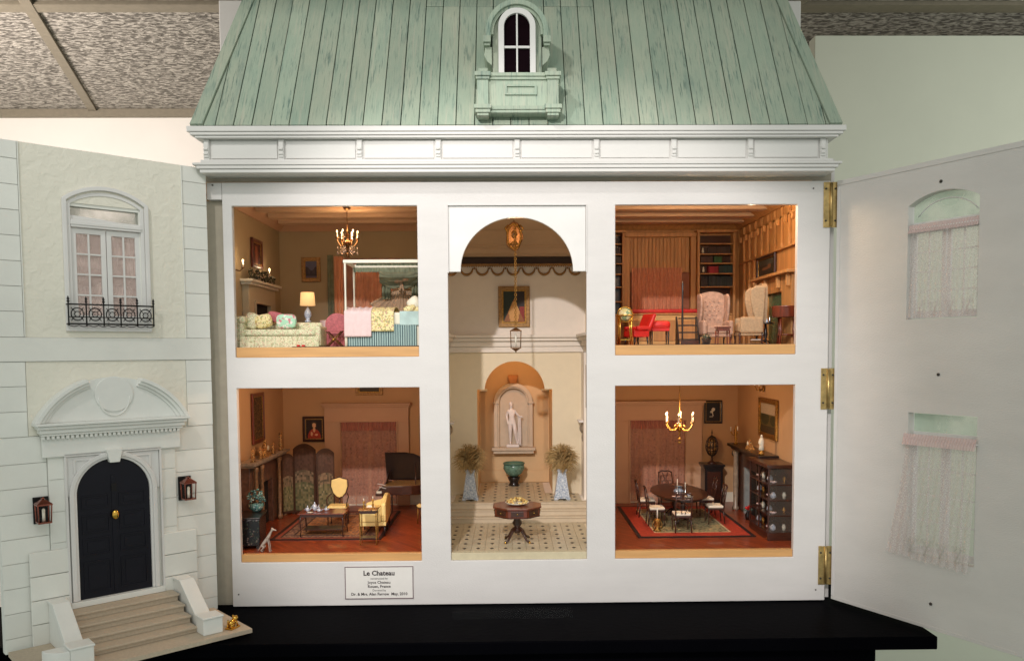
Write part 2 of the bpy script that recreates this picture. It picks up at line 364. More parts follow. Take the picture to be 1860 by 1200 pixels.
def tag(o, label, cat, group=None):
    o['label'] = label; o['category'] = cat
    if group: o['group'] = group
    return o
def frame_at(name, parent, loc, rot, mb, m, **k):
    o = part(name, mb, m, parent, **k); o.location = loc; o.rotation_euler = (0, 0, rot); return o
def copy_tree(o, parent=None):
    c = o.copy(); COL.objects.link(c); c.parent = parent
    for ch in [x for x in bpy.data.objects if x.parent == o]: copy_tree(ch, c)
    return c
def inst(src, parent, loc, rot=None):
    c = src.copy(); COL.objects.link(c); c.parent = parent; c.location = loc
    if rot is not None: c.rotation_euler = rot
    return c
B = lambda *a: MB().box(*a)

# ------------------------------------------------------------------ the gallery room
def struct(name, mb, m, parent=None):
    o = part(name, mb, m, parent)
    if not parent: o['kind'] = 'structure'
    return o
ceil = struct('ceiling', B(-3.2, 3.6, -.6, 2.06, 1.03, 1.05), GRIDM)
TS = 1.10
rows = [(-.14, .925), (1.0, 1.98)]
def gx(y): return -1.368 - (y - .922) * .322          # the slanting grid bar on the left
for ri, (ya, yb) in enumerate(rows):
    for k in range(-1, 4):
        xa0, xb0 = gx(ya) + k * TS + .02, gx(ya) + (k + 1) * TS - .012
        xa1, xb1 = gx(yb) + k * TS + .02, gx(yb) + (k + 1) * TS - .012
        part('ceiling_tile', MB().prism([(xa0, ya), (xb0, ya), (xb1, yb), (xa1, yb)], 'z', 1.0, 1.028), ACOUS, ceil)
part('ceiling_bar', B(-3.0, 3.5, .935, .990, .992, 1.012), GRIDM, ceil)
for k in range(-1, 5):
    xa, xb = gx(-.14) + k * TS, gx(1.98) + k * TS
    part('ceiling_bar', MB().prism([(xa - .014, -.14), (xa + .018, -.14), (xb + .018, 1.98), (xb - .014, 1.98)], 'z', .990, 1.010), GRIDM, ceil)
part('ceiling_bar', B(-3.0, 3.5, 1.97, 2.0, .97, .999), GRIDM, ceil)
struct('back_wall', B(-3.2, 3.6, 2.0, 2.06, -1.2, .998), WALLW)
struct('floor', B(-3.2, 3.6, -3.0, 2.06, -1.25, -1.2), FLOORG)
tag(part('partition', B(.912, 2.6, 1.0, 1.05, -1.2, .93), PARTW, bevel=.002), 'pale green partition wall standing behind the right facade panel', 'partition')
tag(part('backing_board', B(-.764, .782, .75, .775, -.6, .928), BACKB, bevel=.002), 'tall white backing board standing behind the green roof', 'board')

# the display table
T = thing('display_table', 'long black lacquered table with the dollhouse standing on it', 'table', (0, 0, -1.2))
part('table_top', B(-.95, .69, -.196, .72, -.488, -.4665), BLACK, T, world=True, bevel=.002)
part('table_base', B(-.90, .60, -.17, .68, -1.2, -.489), BLACK, T, world=True)
HOLD = CLEAR.copy(); HOLD.node_tree.nodes['Principled BSDF'].inputs['Alpha'].default_value = .02; HOLD.node_tree.nodes['Principled BSDF'].inputs['Roughness'].default_value = .5
a = thing('acrylic_holder', 'clear acrylic card holder lying on the black table below the hall', 'holder', (0, 0, -.466))
part('holder_plate', B(-.105, .105, -.085, -.03, -.464, -.462), HOLD, a, world=True)
part('holder_lip', B(-.105, .105, -.087, -.085, -.464, -.452), CLEAR, a, world=True)

# ------------------------------------------------------------------ the dollhouse carcass
H = thing('dollhouse', 'large white wooden dollhouse with green mansard roof and its front swung open', 'dollhouse', (.03, 0, -.465))
def hp(name, mb, m, **k): return part(name, mb, m, H, world=True, **k)
XL, XR, XC = -.513, .5795, .0125
hp('front_frame', MB().plate([XL, -.496, -.166, -.112, .138, .190, .520, XR], [-.465, -.3835, -.0645, -.009, .261, .3025],
   {(1, 1), (1, 3), (5, 1), (5, 3), (3, 1), (3, 2), (3, 3)}, 0, .012), WHITE, bevel=.0012)
hp('frame_corner_block', B(-.540, -.5135, .001, .02, .2725, .3025), WHITE, bevel=.001)
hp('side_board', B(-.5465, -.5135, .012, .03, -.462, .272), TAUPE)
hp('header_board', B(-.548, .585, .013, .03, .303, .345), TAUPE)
ap = [(-.111, .143), (-.111, .2605), (.137, .2605), (.137, .143), (.114, .143)] + arc(.0125, .146, .1015, 0, 180, 32, .094) + [(-.089, .143)]
hp('arch_panel', MB().prism(ap, 'y', .003, .011), TRIM, bevel=.0008)
hp('panel_bead', B(-.1125, .1385, -.002, .0035, .2605, .2625).box(-.1130, -.1105, -.0015, .003, .141, .2605).box(.1372, .1392, -.0015, .003, .141, .2605), WHITE)
# outer shell
hp('side_wall', B(-.562, -.549, .031, .60, -.465, .345), WHITE)
hp('side_wall', B(.581, .594, .02, .60, -.465, .345), WHITE)
hp('rear_wall', B(-.562, .594, .601, .61, -.465, .40), WHITE)
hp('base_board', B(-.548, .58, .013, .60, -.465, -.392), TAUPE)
for p in [(-.529, .298), (.548, .289), (-.502, -.442), (.5625, -.445)]:
    hp('nail', MB().lathe([(.0016, 0), (.0016, .0006)], n=8), SCREW).matrix_world = Matrix()
nails = [o for o in bpy.data.objects if o.name.startswith('nail')]
for o, p in zip(nails, [(-.529, .298), (.548, .289), (-.502, -.442), (.5625, -.445)]):
    o.data.clear_geometry(); mb = MB().tube([(p[0], -.0008, p[1]), (p[0], .001, p[1])], .0014, 8)
    inv = wmat(H).inverted(); o.data.from_pydata([tuple(inv @ Vector(q)) for q in mb.v], [], mb.f)

# cornice: full-width mouldings, frieze panels and brackets
def slabx(name, x0, x1, yf, z0, z1, **k): return hp(name, B(x0, x1, yf, .03, z0, z1), CORN, bevel=.0012, **k)
slabx('cornice_moulding', -.555, .588, -.0465, .3800, .3895)
slabx('cornice_moulding', -.550, .583, -.0445, .3745, .3798)
slabx('cornice_moulding', -.543, .576, -.0418, .3700, .3743)
slabx('frieze_backboard', -.531, .563, -.028, .3345, .3698)
slabx('cornice_moulding', -.536, .569, -.037, .3290, .3343)
slabx('cornice_moulding', -.549, .584, -.0405, .3245, .3288)
slabx('cornice_moulding', -.543, .578, -.0385, .3185, .3243)
slabx('cornice_moulding', -.538, .573, -.036, .3120, .3183)
bx = [-.5265, -.397, -.261, -.124, .014, .153, .289, .424, .552]
for i, x in enumerate(bx):
    mb = B(x - .005, x + .005, -.0325, -.0282, .3347, .3697).box(x - .0038, x + .0038, -.0345, -.0327, .339, .367)
    mb.tube([(x - .0034, -.0352, .3525), (x + .0034, -.0352, .3525)], .0021, 10).tube([(x - .0034, -.0350, .3445), (x + .0034, -.0350, .3445)], .0016, 10)
    hp('bracket', mb, CORN, bevel=.0004)
for i in range(8):
    hp('frieze_panel', B(bx[i] + .0075, bx[i + 1] - .0075, -.0300, -.0282, .3375, .3675), CORN, bevel=.0008)

# roof: plank by plank on a sloping plane
RT = .60
def ry(z): return -.042 + (z - .388) * .62
Z0, Z1 = .3897, .86
roof = hp('roof', MB().prism([(ry(Z0) + .008, Z0), (ry(Z1) + .008, Z1), (.6, Z1), (.6, Z0)], 'x', -.46, .49), SHADOWGAP)
def roofx(z, s, inset=0): return XC + .0035 + s * (.5655 - (z - .388) * .148 - inset)
hp('roof_side', MB().add([(roofx(Z0, s, .006), ry(Z0) + yy, Z0) for s in (-1, 1) for yy in (.004, .5)] + [(roofx(Z1, s, .006), ry(Z1) + yy, Z1) for s in (-1, 1) for yy in (.004, .3)],
                         [(0, 1, 5, 4), (2, 6, 7, 3), (0, 4, 6, 2)]), SHADOWGAP)
def slab_on_roof(name, poly, t, off=0., parent=None, bev=.0006):
    """poly of (x, z) lying on the roof plane, t thick"""
    n = len(poly); ny, nz = -.85, .527
    vs = [(x, ry(z) + ny * off, z + nz * off) for x, z in poly] + [(x, ry(z) + ny * (off + t), z + nz * (off + t)) for x, z in poly]
    fs = [tuple(range(n)), tuple(range(n, 2 * n))[::-1]] + [(i, n + i, n + (i + 1) % n, (i + 1) % n) for i in range(n)]
    return part(name, MB().add(vs, fs), ROOF, parent or roof, world=True, bevel=bev)
def clip(poly, s, inset):
    """clip a polygon to the inner side of the hip line"""
    out = []; d = lambda p: s * (roofx(p[1], s, inset) - p[0])
    for i in range(len(poly)):
        a, b = poly[i], poly[(i + 1) % len(poly)]; da, db = d(a), d(b)
        if da >= 0: out.append(a)
        if (da >= 0) != (db >= 0): t = da / (da - db); out.append((a[0] + (b[0] - a[0]) * t, a[1] + (b[1] - a[1]) * t))
    return out
PX0, PW = -.5385, .0322
px = PX0
zs_seam = .656
idx = 0
while px < .58:
    w = PW * random.uniform(.97, 1.03); x1 = px + w
    segs = [(Z0 + .0005, Z1)]
    if -.155 < px + w / 2 < .165: segs = [(Z0 + .0005, zs_seam - .0006), (zs_seam + .0006, Z1)]
    for za, zb in segs:
        q = [(px + .0007, za), (x1 - .0007, za), (x1 - .0007, zb), (px + .0007, zb)]
        for s in (-1, 1): q = clip(q, s, .0225) if q else q
        if len(q) >= 3: slab_on_roof('roof_plank', q, .003 + random.uniform(-.0008, .0008), random.uniform(0, .0004), bev=.0009)
    px = x1; idx += 1
for s in (-1, 1):
    q = [(roofx(Z0, s, 0), Z0), (roofx(Z0, s, .0215), Z0), (roofx(Z1, s, .0215), Z1), (roofx(Z1, s, 0), Z1)]
    if s > 0: q = q[::-1]
    slab_on_roof('hip_board', q[::-1], .0065)

# dormer
D = hp('dormer', B(-.040, .071, -.060, .02, .410, .4715), ROOF, bevel=.0008)
def dp(name, mb, m=None, **k): return part(name, mb, m or ROOF, D, world=True, **k)
for x0, x1 in ((-.054, -.0345), (.0655, .085)):
    dp('pier', B(x0, x1, -.067, .02, .405, .470), bevel=.0008)
    dp('pier_cap', B(x0 - .004, x1 + .004, -.073, .02, .4655, .4725).box(x0 - .002, x1 + .002, -.070, .02, .4605, .4655), bevel=.0007)
    dp('pier_foot', B(x0 - .005, x1 + .005, -.075, .02, .4105, .4175).box(x0 - .003, x1 + .003, -.072, .02, .4045, .4105).box(x0, x1, -.069, .02, .400, .4045), bevel=.0007)
    xm = (x0 + x1) / 2
    dp('scroll', MB().tube([(xm - .008, -.035, .484), (xm + .008, -.035, .484)], .006, 12).box(xm - .007, xm + .007, -.052, .02, .4725, .482), bevel=.0005)
dp('base_moulding', B(-.0345, .0655, -.066, .02, .4665, .4725).box(-.0345, .0655, -.0635, .02, .4615, .4665), bevel=.0007)
dp('base_moulding', B(-.0345, .0655, -.067, .02, .4105, .4165).box(-.0345, .0655, -.065, .02, .4055, .4105), bevel=.0007)
dp('base_tablet', MB().plate([-.007, -.003, .044, .048], [.436, .439, .450, .453], {(1, 1)}, -.0635, -.0602), bevel=.0004)
dp('dormer_body', MB().prism([(-.028, .473), (.058, .473), (.058, .548)] + arc(.015, .552, .043, 0, 180, 20) + [(-.028, .548)], 'y', -.020, .13), bevel=.0007)
# the arched hood ring and its stops
ring = arc(.015, .553, .0545, -12, 192, 30); ringi = arc(.015, .553, .046, 192, -12, 30)
dp('hood', MB().prism(ring + ringi, 'y', -.034, .10), bevel=.0008)
ring = arc(.015, .553, .046, -5, 185, 30); ringi = arc(.015, .553, .041, 185, -5, 30)
dp('hood_bead', MB().prism(ring + ringi, 'y', -.029, .10), bevel=.0005)
for s in (-1, 1):
    c = .015 + s * .052
    dp('hood_stop', B(c - .0065, c + .0065, -.038, .08, .5335, .5445).box(c - .005, c + .005, -.034, .08, .529, .5335), bevel=.0007)
    q = [(.015 + s * .044, .529), (.015 + s * .055, .529), (.015 + s * .0575, .515), (.015 + s * .053, .505), (.015 + s * .044, .497)]
    dp('volute', MB().prism(q, 'y', -.026, .06), bevel=.0006)
fr = [(-.0175, .4735), (.0475, .4735), (.0475, .558)] + arc(.015, .563, .0325, 0, 180, 22) + [(-.0175, .558)]
dp('window_back', MB().prism(fr, 'y', -.0225, -.0205), PANE)
xi0, xi1, zi0, zi1 = -.0075, .0375, .4815, .563
out_ = [(-.0175, .4735), (.0475, .4735), (.0475, .563)] + arc(.015, .563, .0325, 0, 180, 22)[1:]
inn_ = [(xi0, zi0), (xi1, zi0), (xi1, .563)] + arc(.015, .563, .0225, 0, 180, 22)[1:]
n = len(out_); mb = MB()
vs = [(x, y, z) for y in (-.029, -.0227) for ring_ in (out_, inn_) for x, z in ring_]
fs = []
for i in range(n):
    j = (i + 1) % n
    fs += [(i, j, n + j, n + i), (2 * n + i, 3 * n + i, 3 * n + j, 2 * n + j), (i, 2 * n + i, 2 * n + j, j), (n + i, n + j, 3 * n + j, 3 * n + i)]
dp('window_frame', mb.add(vs, fs), TRIM, bevel=.0006)
dp('muntin', B(.0135, .0165, -.0275, -.0228, .482, .585), TRIM, bevel=.0003)
dp('muntin', B(-.0073, .0133, -.0272, -.0228, .5265, .5305).box(.0167, .0373, -.0272, -.0228, .5265, .5305), TRIM, bevel=.0003)

# hinges on the right
for z0, z1 in ((.219, .300), (-.110, -.035), (-.435, -.363)):
    hg = hp('hinge', B(.5665, .5790, -.002, 0, z0, z1), HINGE, bevel=.0004)
    part('hinge_leaf', B(.5805, .5915, -.002, .0005, z0, z1), HINGE, hg, world=True, bevel=.0004)
    part('hinge_knuckle', MB().tube([(.5797, -.003, z0 + .002), (.5797, -.003, z1 - .002)], .0028, 10), HINGE, hg, world=True)
    for zz in (z0 + .012, z1 - .012):
        for xx in (.5705, .5875):
            part('screw', MB().tube([(xx, -.0032, zz), (xx, -.001, zz)], .0018, 8), SCREW, hg, world=True)

# ------------------------------------------------------------------ left facade panel (outside of the house towards us)
def hinged(name, A, ang, mb, m, **k):
    o = part(name, mb, m, H, **k); o.location = (A[0] - .03, A[1], .465); o.rotation_euler = (0, 0, ang); return o
LW = .333
LP = hinged('left_facade_panel', (-.537, -.012), math.atan2(-.669, -.743),
    MB().plate([0, .115, .222, LW], [-.464, .048, .235, .3245], {(1, 1)}, -.016, 0), PANEL, label='open left facade panel with the front door and stairs')
LPX = lambda name, mb, m, **k: part(name, mb, m, LP, **k)
def blocks(x0, x1, zs, t=.003):
    for a, b in zip(zs[1:], zs[:-1]): LPX('stone_block', B(x0 + .0003, x1 - .0003, .0002, t + random.uniform(-.0002, .0002), a + .0004, b - .0004), PANEL, bevel=.0003, seg=1)
zu = [.3243, .297, .258, .2195, .181, .1425, .104, .0655, .026]
blocks(0, .0425, zu); blocks(.2905, LW, zu)
LPX('plain_band', B(.0003, LW - .0003, .0002, .0043, -.0115, .0255), PANEL, bevel=.0006)
zl = [-.012, -.050, -.089, -.128]
blocks(0, .0445, zl); blocks(.2905, LW, zl)
LPX('stucco_field', MB().plate([.0430, .112, .225, .2900], [.026, .0405, .240, .324], {(1, 1)}, .0002, .0020), STUCCO)
for q in (.0428, .2888): LPX('stucco_edge', B(q, q + .0015, .0022, .0048, .026, .324), PANEL, bevel=.0004)
LPX('stucco_field', B(.0450, .2900, .0002, .0020, -.1275, -.0122), STUCCO)
zr = [-.1285, -.170, -.208, -.2475, -.286, -.3245, -.363, -.402, -.4405, -.4635]
for x0, x1 in ((.0003, .0685), (.2665, LW)): blocks(x0, x1, zr)
LPX('door_wall', MB().prism([(.069, -.41), (.266, -.41), (.266, -.1285), (.069, -.1285)], 'y', .0002, .0052), PANEL, bevel=.0006)
zd = [-.162, -.199, -.2505, -.300, -.3475, -.398]
for x0, x1 in ((.0692, .0955), (.2405, .2658)):
    for a, b in zip(zd[1:], zd[:-1]): LPX('stone_block', B(x0, x1, .0054, .0068, a + .0006, b - .0006), PANEL, bevel=.0004, seg=1)
zb = [-.3095, -.348, -.386, -.424, -.4635]
for x0, x1 in ((.0385, .0955), (.2405, .2975)):
    for a, b in zip(zb[1:], zb[:-1]): LPX('stone_block', B(x0, x1, .0070, .0120, a + .0006, b - .0006), PANEL, bevel=.0006, seg=1)

# the upper window: arched casing, fanlight, two casements
def arch_line(x0, x1, zs, zc, n=20):
    """segmental arch from (x1, zs) over the crown zc to (x0, zs)"""
    h = zc - zs; w = (x1 - x0) / 2; r = (w * w + h * h) / (2 * h); cx = (x0 + x1) / 2; cz = zc - r
    a = math.degrees(math.asin(w / r)); return arc(cx, cz, r, 90 - a, 90 + a, n)
def arch_ring(x0, x1, zb, zs, zc, t, y0, y1, tb=None):
    tb = t if tb is None else tb
    o = [(x0, zb), (x1, zb)] + arch_line(x0, x1, zs, zc); i = [(x0 + t, zb + tb), (x1 - t, zb + tb)] + arch_line(x0 + t, x1 - t, zs - t * .4, zc - t)
    n = len(o); vs = [(x, y, z) for y in (y1, y0) for r in (o, i) for x, z in r]; fs = []
    for k in range(n):
        j = (k + 1) % n; fs += [(k, j, n + j, n + k), (2 * n + k, 3 * n + k, 3 * n + j, 2 * n + j), (k, 2 * n + k, 2 * n + j, j), (n + k, n + j, 3 * n + j, 3 * n + k)]
    return MB().add(vs, [f[::-1] for f in fs])
WF = arch_ring(.101, .232, .036, .246, .270, .0065, .0022, .0075)
LPX('window_surround', WF, TRIM, bevel=.0008)
LPX('window_frame', arch_ring(.1078, .2252, .040, .2405, .2605, .0055, -.010, .0035), TRIM, bevel=.0006)
LPX('transom', B(.1135, .2195, -.010, .0048, .2020, .2140).box(.1125, .2205, -.008, .0062, .2055, .2105), TRIM, bevel=.0006)
fan = [(.1140, .2150), (.2190, .2150)] + arch_line(.1140, .2190, .2375, .2545)
LPX('fanlight_pane', MB().prism(fan, 'y', -.0045, -.004), lacemat('fanlight_glass', S(150, 152, 140), .55, 20))
LPX('fanlight_streak', MB().prism([(.128, .2150), (.2190, .2150), (.2190, .221), (.175, .2185), (.150, .2155)], 'y', -.0035, -.002), TRIM)  # white wedge shaped as the bright streak reflected in the fanlight
for x0, x1 in ((.1140, .1660), (.1672, .2190)):
    f = LPX('casement', MB().plate([x0, x0 + .0075, x1 - .0075, x1], [.046, .062, .1925, .2012], {(1, 1)}, -.006, -.001), TRIM, bevel=.0005)
    LPX('casement_pane', B(x0 + .0076, x1 - .0076, -.0042, -.0038, .0622, .1923), lacemat('casement_glass', S(190, 168, 160), .35, 30))
    xm = (x0 + x1) / 2
    LPX('glazing_bar', B(xm - .0013, xm + .0013, -.0036, -.0012, .0622, .1923), TRIM)
    for z in (.160, .1275, .0945):
        LPX('glazing_bar', B(x0 + .0076, xm - .0014, -.0036, -.0012, z - .0012, z + .0012).box(xm + .0014, x1 - .0076, -.0036, -.0012, z - .0012, z + .0012), TRIM)
LPX('window_sill', B(.1130, .2200, -.010, .004, .0405, .0450), TRIM)
def fold(x0, x1, z0, z1, y, amp, k, nv=6, flare=0, nu=None):
    nu = nu or int(k * 8)
    def fn(u, v):
        e = (1 - v); xx = x0 + (x1 - x0) * u
        return (xx, y + amp * sin(u * k * 2 * pi) * (1 + .4 * e) + amp * .4 * sin(u * k * 4.7 * pi + 1) + flare * e, z0 + (z1 - z0) * v)
    return MB().sheet(fn, nu, nv)
LPX('lace_curtain', fold(.1142, .2188, .047, .2, -.0125, .0012, 11), lacemat('mauve_lace', S(196, 164, 156), .8))
# iron balcony rail
ra = LPX('balcony_rail', MB().tube([(.1005, .016, .0785), (.231, .016, .0785)], .0013, 6).tube([(.1005, .016, .0475), (.231, .016, .0475)], .0013, 6)
    .tube([(.1005, .016, .0585), (.231, .016, .0585)], .0008, 6).tube([(.1005, .005, .0785), (.1005, .016, .0785)], .0011, 6).tube([(.231, .005, .0785), (.231, .016, .0785)], .0011, 6)
    .tube([(.1005, .005, .0475), (.1005, .016, .0475)], .0011, 6).tube([(.231, .005, .0475), (.231, .016, .0475)], .0011, 6), IRON)
for i in range(6):
    x = .1012 + i * .0259
    LPX('rail_post', MB().tube([(x, .016, .0445), (x, .016, .086)], .0011, 6).lathe([(.0012, 0), (.0026, .002), (.0006, .0035), (.0022, .005), (.0004, .010)], (x, .016, .0815), 8), IRON)
    if i < 5:
        c = x + .013
        ringp = [(c + .0092 * cos(t * pi / 10), .016, .063 + .0100 * sin(t * pi / 10)) for t in range(21)]
        r2 = [(c + .0042 * cos(t * pi / 8), .016, .063 + .0042 * sin(t * pi / 8)) for t in range(17)]
        m_ = MB().tube(ringp, .0009, 6, False).tube(r2, .0007, 6, False)
        for q in range(4):
            a = pi / 4 + q * pi / 2; m_.tube([(c + .0092 * cos(a), .016, .063 + .0100 * sin(a)), (c + .0125 * cos(a), .016, .063 + .0145 * sin(a))], .0007, 5)
            m_.tube([(c + .0042 * cos(a), .016, .063 + .0042 * sin(a)), (c + .0092 * cos(a), .016, .063 + .0098 * sin(a))], .0006, 5)
        LPX('rail_ring', m_, IRON)
LPX('rail_scalloped_edge', MB().tube([(.1005 + .1305 * t / 60, .0165, .0455 - .0022 * abs(sin(t / 60 * 9 * pi))) for t in range(61)], .0007, 5), IRON)

# pediment over the door: entablature, broken segmental arch, oval shield
LPX('entablature', B(.060, .276, .0054, .020, -.1285, -.1245).box(.062, .274, .0054, .0125, -.1625, -.1287), PLASTER, bevel=.0007)
for i in range(31):
    x = .0645 + i * .0069
    LPX('dentil', B(x, x + .0042, .0127, .0185, -.1335, -.1287), PLASTER)
LPX('pediment_base', B(.054, .282, .0024, .027, -.1175, -.1125).box(.057, .279, .0024, .023, -.1243, -.1177).box(.050, .286, .0024, .031, -.1122, -.1082), PLASTER, bevel=.0008)
a_out = arch_line(.054, .282, -.106, -.036, 40); a_in = arch_line(.056, .280, -.1065, -.0385, 40)
LPX('tympanum', MB().prism([(.280, -.108), (.056, -.108)] + a_in[::-1], 'y', .0022, .0155), PLASTER)
for sgn in (0, 1):
    for kk, (dy, sh) in enumerate(((.028, 0), (.024, .006), (.019, .0115))):
        oo = arch_line(.050 + sh, .286 - sh, -.108, -.034 - sh * .8, 48); ii = arch_line(.050 + sh + .007, .286 - sh - .007, -.108, -.034 - sh * .8 - .0057, 48)
        rng = range(0, 18) if sgn == 0 else range(31, 49)
        LPX('arch_moulding', MB().prism([oo[i] for i in rng] + [ii[i] for i in reversed(list(rng))], 'y', .0022, dy), PLASTER, bevel=.0005)
sh_ = [(.168 + .030 * cos(t * 2 * pi / 36), -.066 + .029 * sin(t * 2 * pi / 36)) for t in range(36)]
LPX('oval_shield', MB().prism(sh_, 'y', .0156, .0178), PLASTER, bevel=.0018, seg=3)
sc_ = [(.168 + .024 * cos(pi + t * pi / 16), -.070 + .031 * sin(pi + t * pi / 16)) for t in range(17)]
LPX('shield_scroll', MB().tube([(x, .0165, z) for x, z in sc_], .0018, 8), PLASTER)

# door surround: panelled spandrels, keystone, arched architrave
dx0, dx1, dzs, dzb, R0 = .1145, .2275, -.2285, -.3990, .0565
dc = (dx0 + dx1) / 2
sp = [(.098, dzs), (.098, -.1645), (.240, -.1645), (.240, dzs)] + arc(dc, dzs, .0600, 0, 180, 24)
LPX('spandrel_panel', MB().prism(sp, 'y', .0054, .0090), TRIM, bevel=.0006)
LPX('spandrel_moulding', B(.094, .244, .0055, .0125, -.1640, -.1590).box(.094, .0975, .0055, .0125, -.40, -.1642).box(.2405, .244, .0055, .0125, -.40, -.1642), TRIM, bevel=.0006)
for s in (-1, 1):
    p = [(dc + s * .012, -.1685), (dc + s * .060, -.1685), (dc + s * .060, -.193), (dc + s * .0565, -.193), (dc + s * .0565, -.172), (dc + s * .012, -.172)]
    LPX('sunk_moulding', MB().prism(p if s > 0 else p[::-1], 'y', .0092, .0108), TRIM, bevel=.0004)
LPX('keystone', MB().prism([(dc - .0075, -.178), (dc + .0075, -.178), (dc + .0125, -.1565), (dc - .0125, -.1565)], 'y', .0092, .0205), PLASTER, bevel=.0009)
def horseshoe(r_out, r_in, y0, y1):
    o = [(dc + r_out, dzb), (dc + r_out, dzs)] + arc(dc, dzs, r_out, 0, 180, 32)[1:] + [(dc - r_out, dzb)]
    i = [(dc - r_in, dzb)] + arc(dc, dzs, r_in, 180, 0, 32) + [(dc + r_in, dzb)]
    return MB().prism(o + i, 'y', y0, y1)
LPX('architrave', horseshoe(.0675, .0605, .0054, .0135), TRIM, bevel=.0008)
LPX('architrave', horseshoe(.0605, .0565, .0054, .0110), TRIM, bevel=.0007)
LPX('threshold', B(.096, .242, .0054, .017, -.4085, -.3995), PLASTER, bevel=.0007)
dpoly = [(dx0, dzb), (dx1, dzb), (dx1, dzs)] + arc(dc, dzs, R0, 0, 180, 28)[1:]
FD = LPX('front_door', MB().prism(dpoly, 'y', .0054, .0068), DOORBLK, label='black arched front door with raised panels')
for x0, x1, z0, z1 in ((.1215, .1635, -.389, -.338), (.1785, .2205, -.389, -.338), (.1215, .1635, -.328, -.300), (.1785, .2205, -.328, -.300), (.1215, .1635, -.292, -.262), (.1785, .2205, -.292, -.262), (.1215, .1635, -.252, -.230), (.1785, .2205, -.252, -.230)):
    LPX('door_panel', MB().plate([x0, x0 + .0022, x1 - .0022, x1], [z0, z0 + .0022, z1 - .0022, z1], {(1, 1)}, .0069, .0082).box(x0 + .007, x1 - .007, .0069, .0080, z0 + .006, z1 - .006), DOORBLK, bevel=.0004)
LPX('door_stile', B(.1672, .1748, .0069, .0080, -.396, -.200), DOORBLK, bevel=.0004)
LPX('door_knob', MB().ball((.171, .0125, -.2655), (.0058, .0035, .0078), 8).tube([(.171, .0075, -.2655), (.171, .011, -.2655)], .003, 8), BRASS)
LPX('letter_slot', B(.167, .175, .0082, .0092, -.226, -.214), IRON)

# wall lanterns
def lantern(x, z, label):
    o = thing('wall_lantern', label, 'lantern'); o.parent = None
    o.matrix_world = wmat(LP) @ Matrix.Translation((x, .0045, z))
    o.location = o.matrix_world.translation; o.rotation_euler = LP.rotation_euler
    part('wall_plate', B(-.012, .010, 0, .0025, -.021, .021), IRON, o, bevel=.0006)
    part('lantern_arm', MB().tube([(0, .0026, .012), (0, .012, .019), (0, .022, .017)], .0018, 6), COPPER, o)
    f = MB()
    for sx in (-1, 1):
        for sy in (-1, 1): f.tube([(sx * .0085, .0215 + sy * .0085, -.016), (sx * .0095, .0215 + sy * .0095, .012)], .0011, 5)
    for z_, r in ((-.016, .0095), (.012, .0108)): f.box(-r, r, .0215 - r, .0215 + r, z_ - .0012, z_ + .0012)
    part('lantern_cage', f, COPPER, o, bevel=.0003)
    part('lantern_glass', MB().frustum(0, .0215, -.0145, .0105, .0078, .0078, .0088, .0088), CLEAR, o)
    part('lantern_roof', MB().frustum(0, .0215, .0135, .0195, .0105, .0105, .003, .003).ball((0, .0215, .021), .0022, 6), COPPER, o, bevel=.0003)
    part('lantern_candle', MB().cyl((0, .0215, -.0144), (0, .0215, 0), .0022, n=8).ball((0, .0215, .002), (.0024, .0024, .004), 6), CANDLE, o)
    return o
lantern(.0555, -.236, 'copper wall lantern right of the black front door, beside the dollhouse frame')
lantern(.2790, -.2445, 'copper wall lantern left of the black front door, nearest the photo edge')

# front stairs on the panel
stx0, stx1 = .084, .250
SB = LPX('stair_slab', B(.012, .3315, .0125, .170, -.4635, -.4565).box(.015, .330, .0125, .164, -.4640, -.4636), STONE, bevel=.0012)
nst = 4
for i in range(nst):
    z1 = -.4090 - i * .0125; y1 = .045 + i * .0265
    LPX('stair_step', B(stx0 + .0004 * i, stx1 - .0004 * i, .0125, y1 + .002, z1 - .0035, z1).box(stx0 + .0015, stx1 - .0015, .0126, y1 - .0015, max(z1 - .0125, -.4563), z1 - .0036), STONE, bevel=.0008)
for x0, x1 in ((.0575, .0825), (.2515, .2765)):
    pr = [(.0125, -.4563), (.132, -.4563), (.132, -.452), (.1255, -.4475), (.042, -.392), (.0125, -.392)]
    LPX('stair_cheek', MB().prism(pr, 'x', x0 + .002, x1 - .002), PLASTER, bevel=.0012)
    cp = [(.0125, -.3918), (.0425, -.3918), (.1275, -.4485), (.1275, -.4435), (.0435, -.3872), (.0125, -.3872)]
    LPX('cheek_coping', MB().prism(cp[::-1], 'x', x0, x1), PLASTER, bevel=.0009)
    LPX('newel_block', B(x0 - .0035, x1 + .0035, .122, .153, -.4563, -.431).box(x0 - .005, x1 + .005, .1205, .1545, -.4308, -.4272), PLASTER, bevel=.0012)
    if x0 > .2: LPX('curved_cheek', MB().prism([(x1 + .0037, .122)] + [(x1 + .0037 + .030 * sin(RAD(t * 9)), .122 + .031 * cos(RAD(t * 9)) ) for t in range(11)], 'z', -.4563, -.4310), PLASTER, bevel=.001)

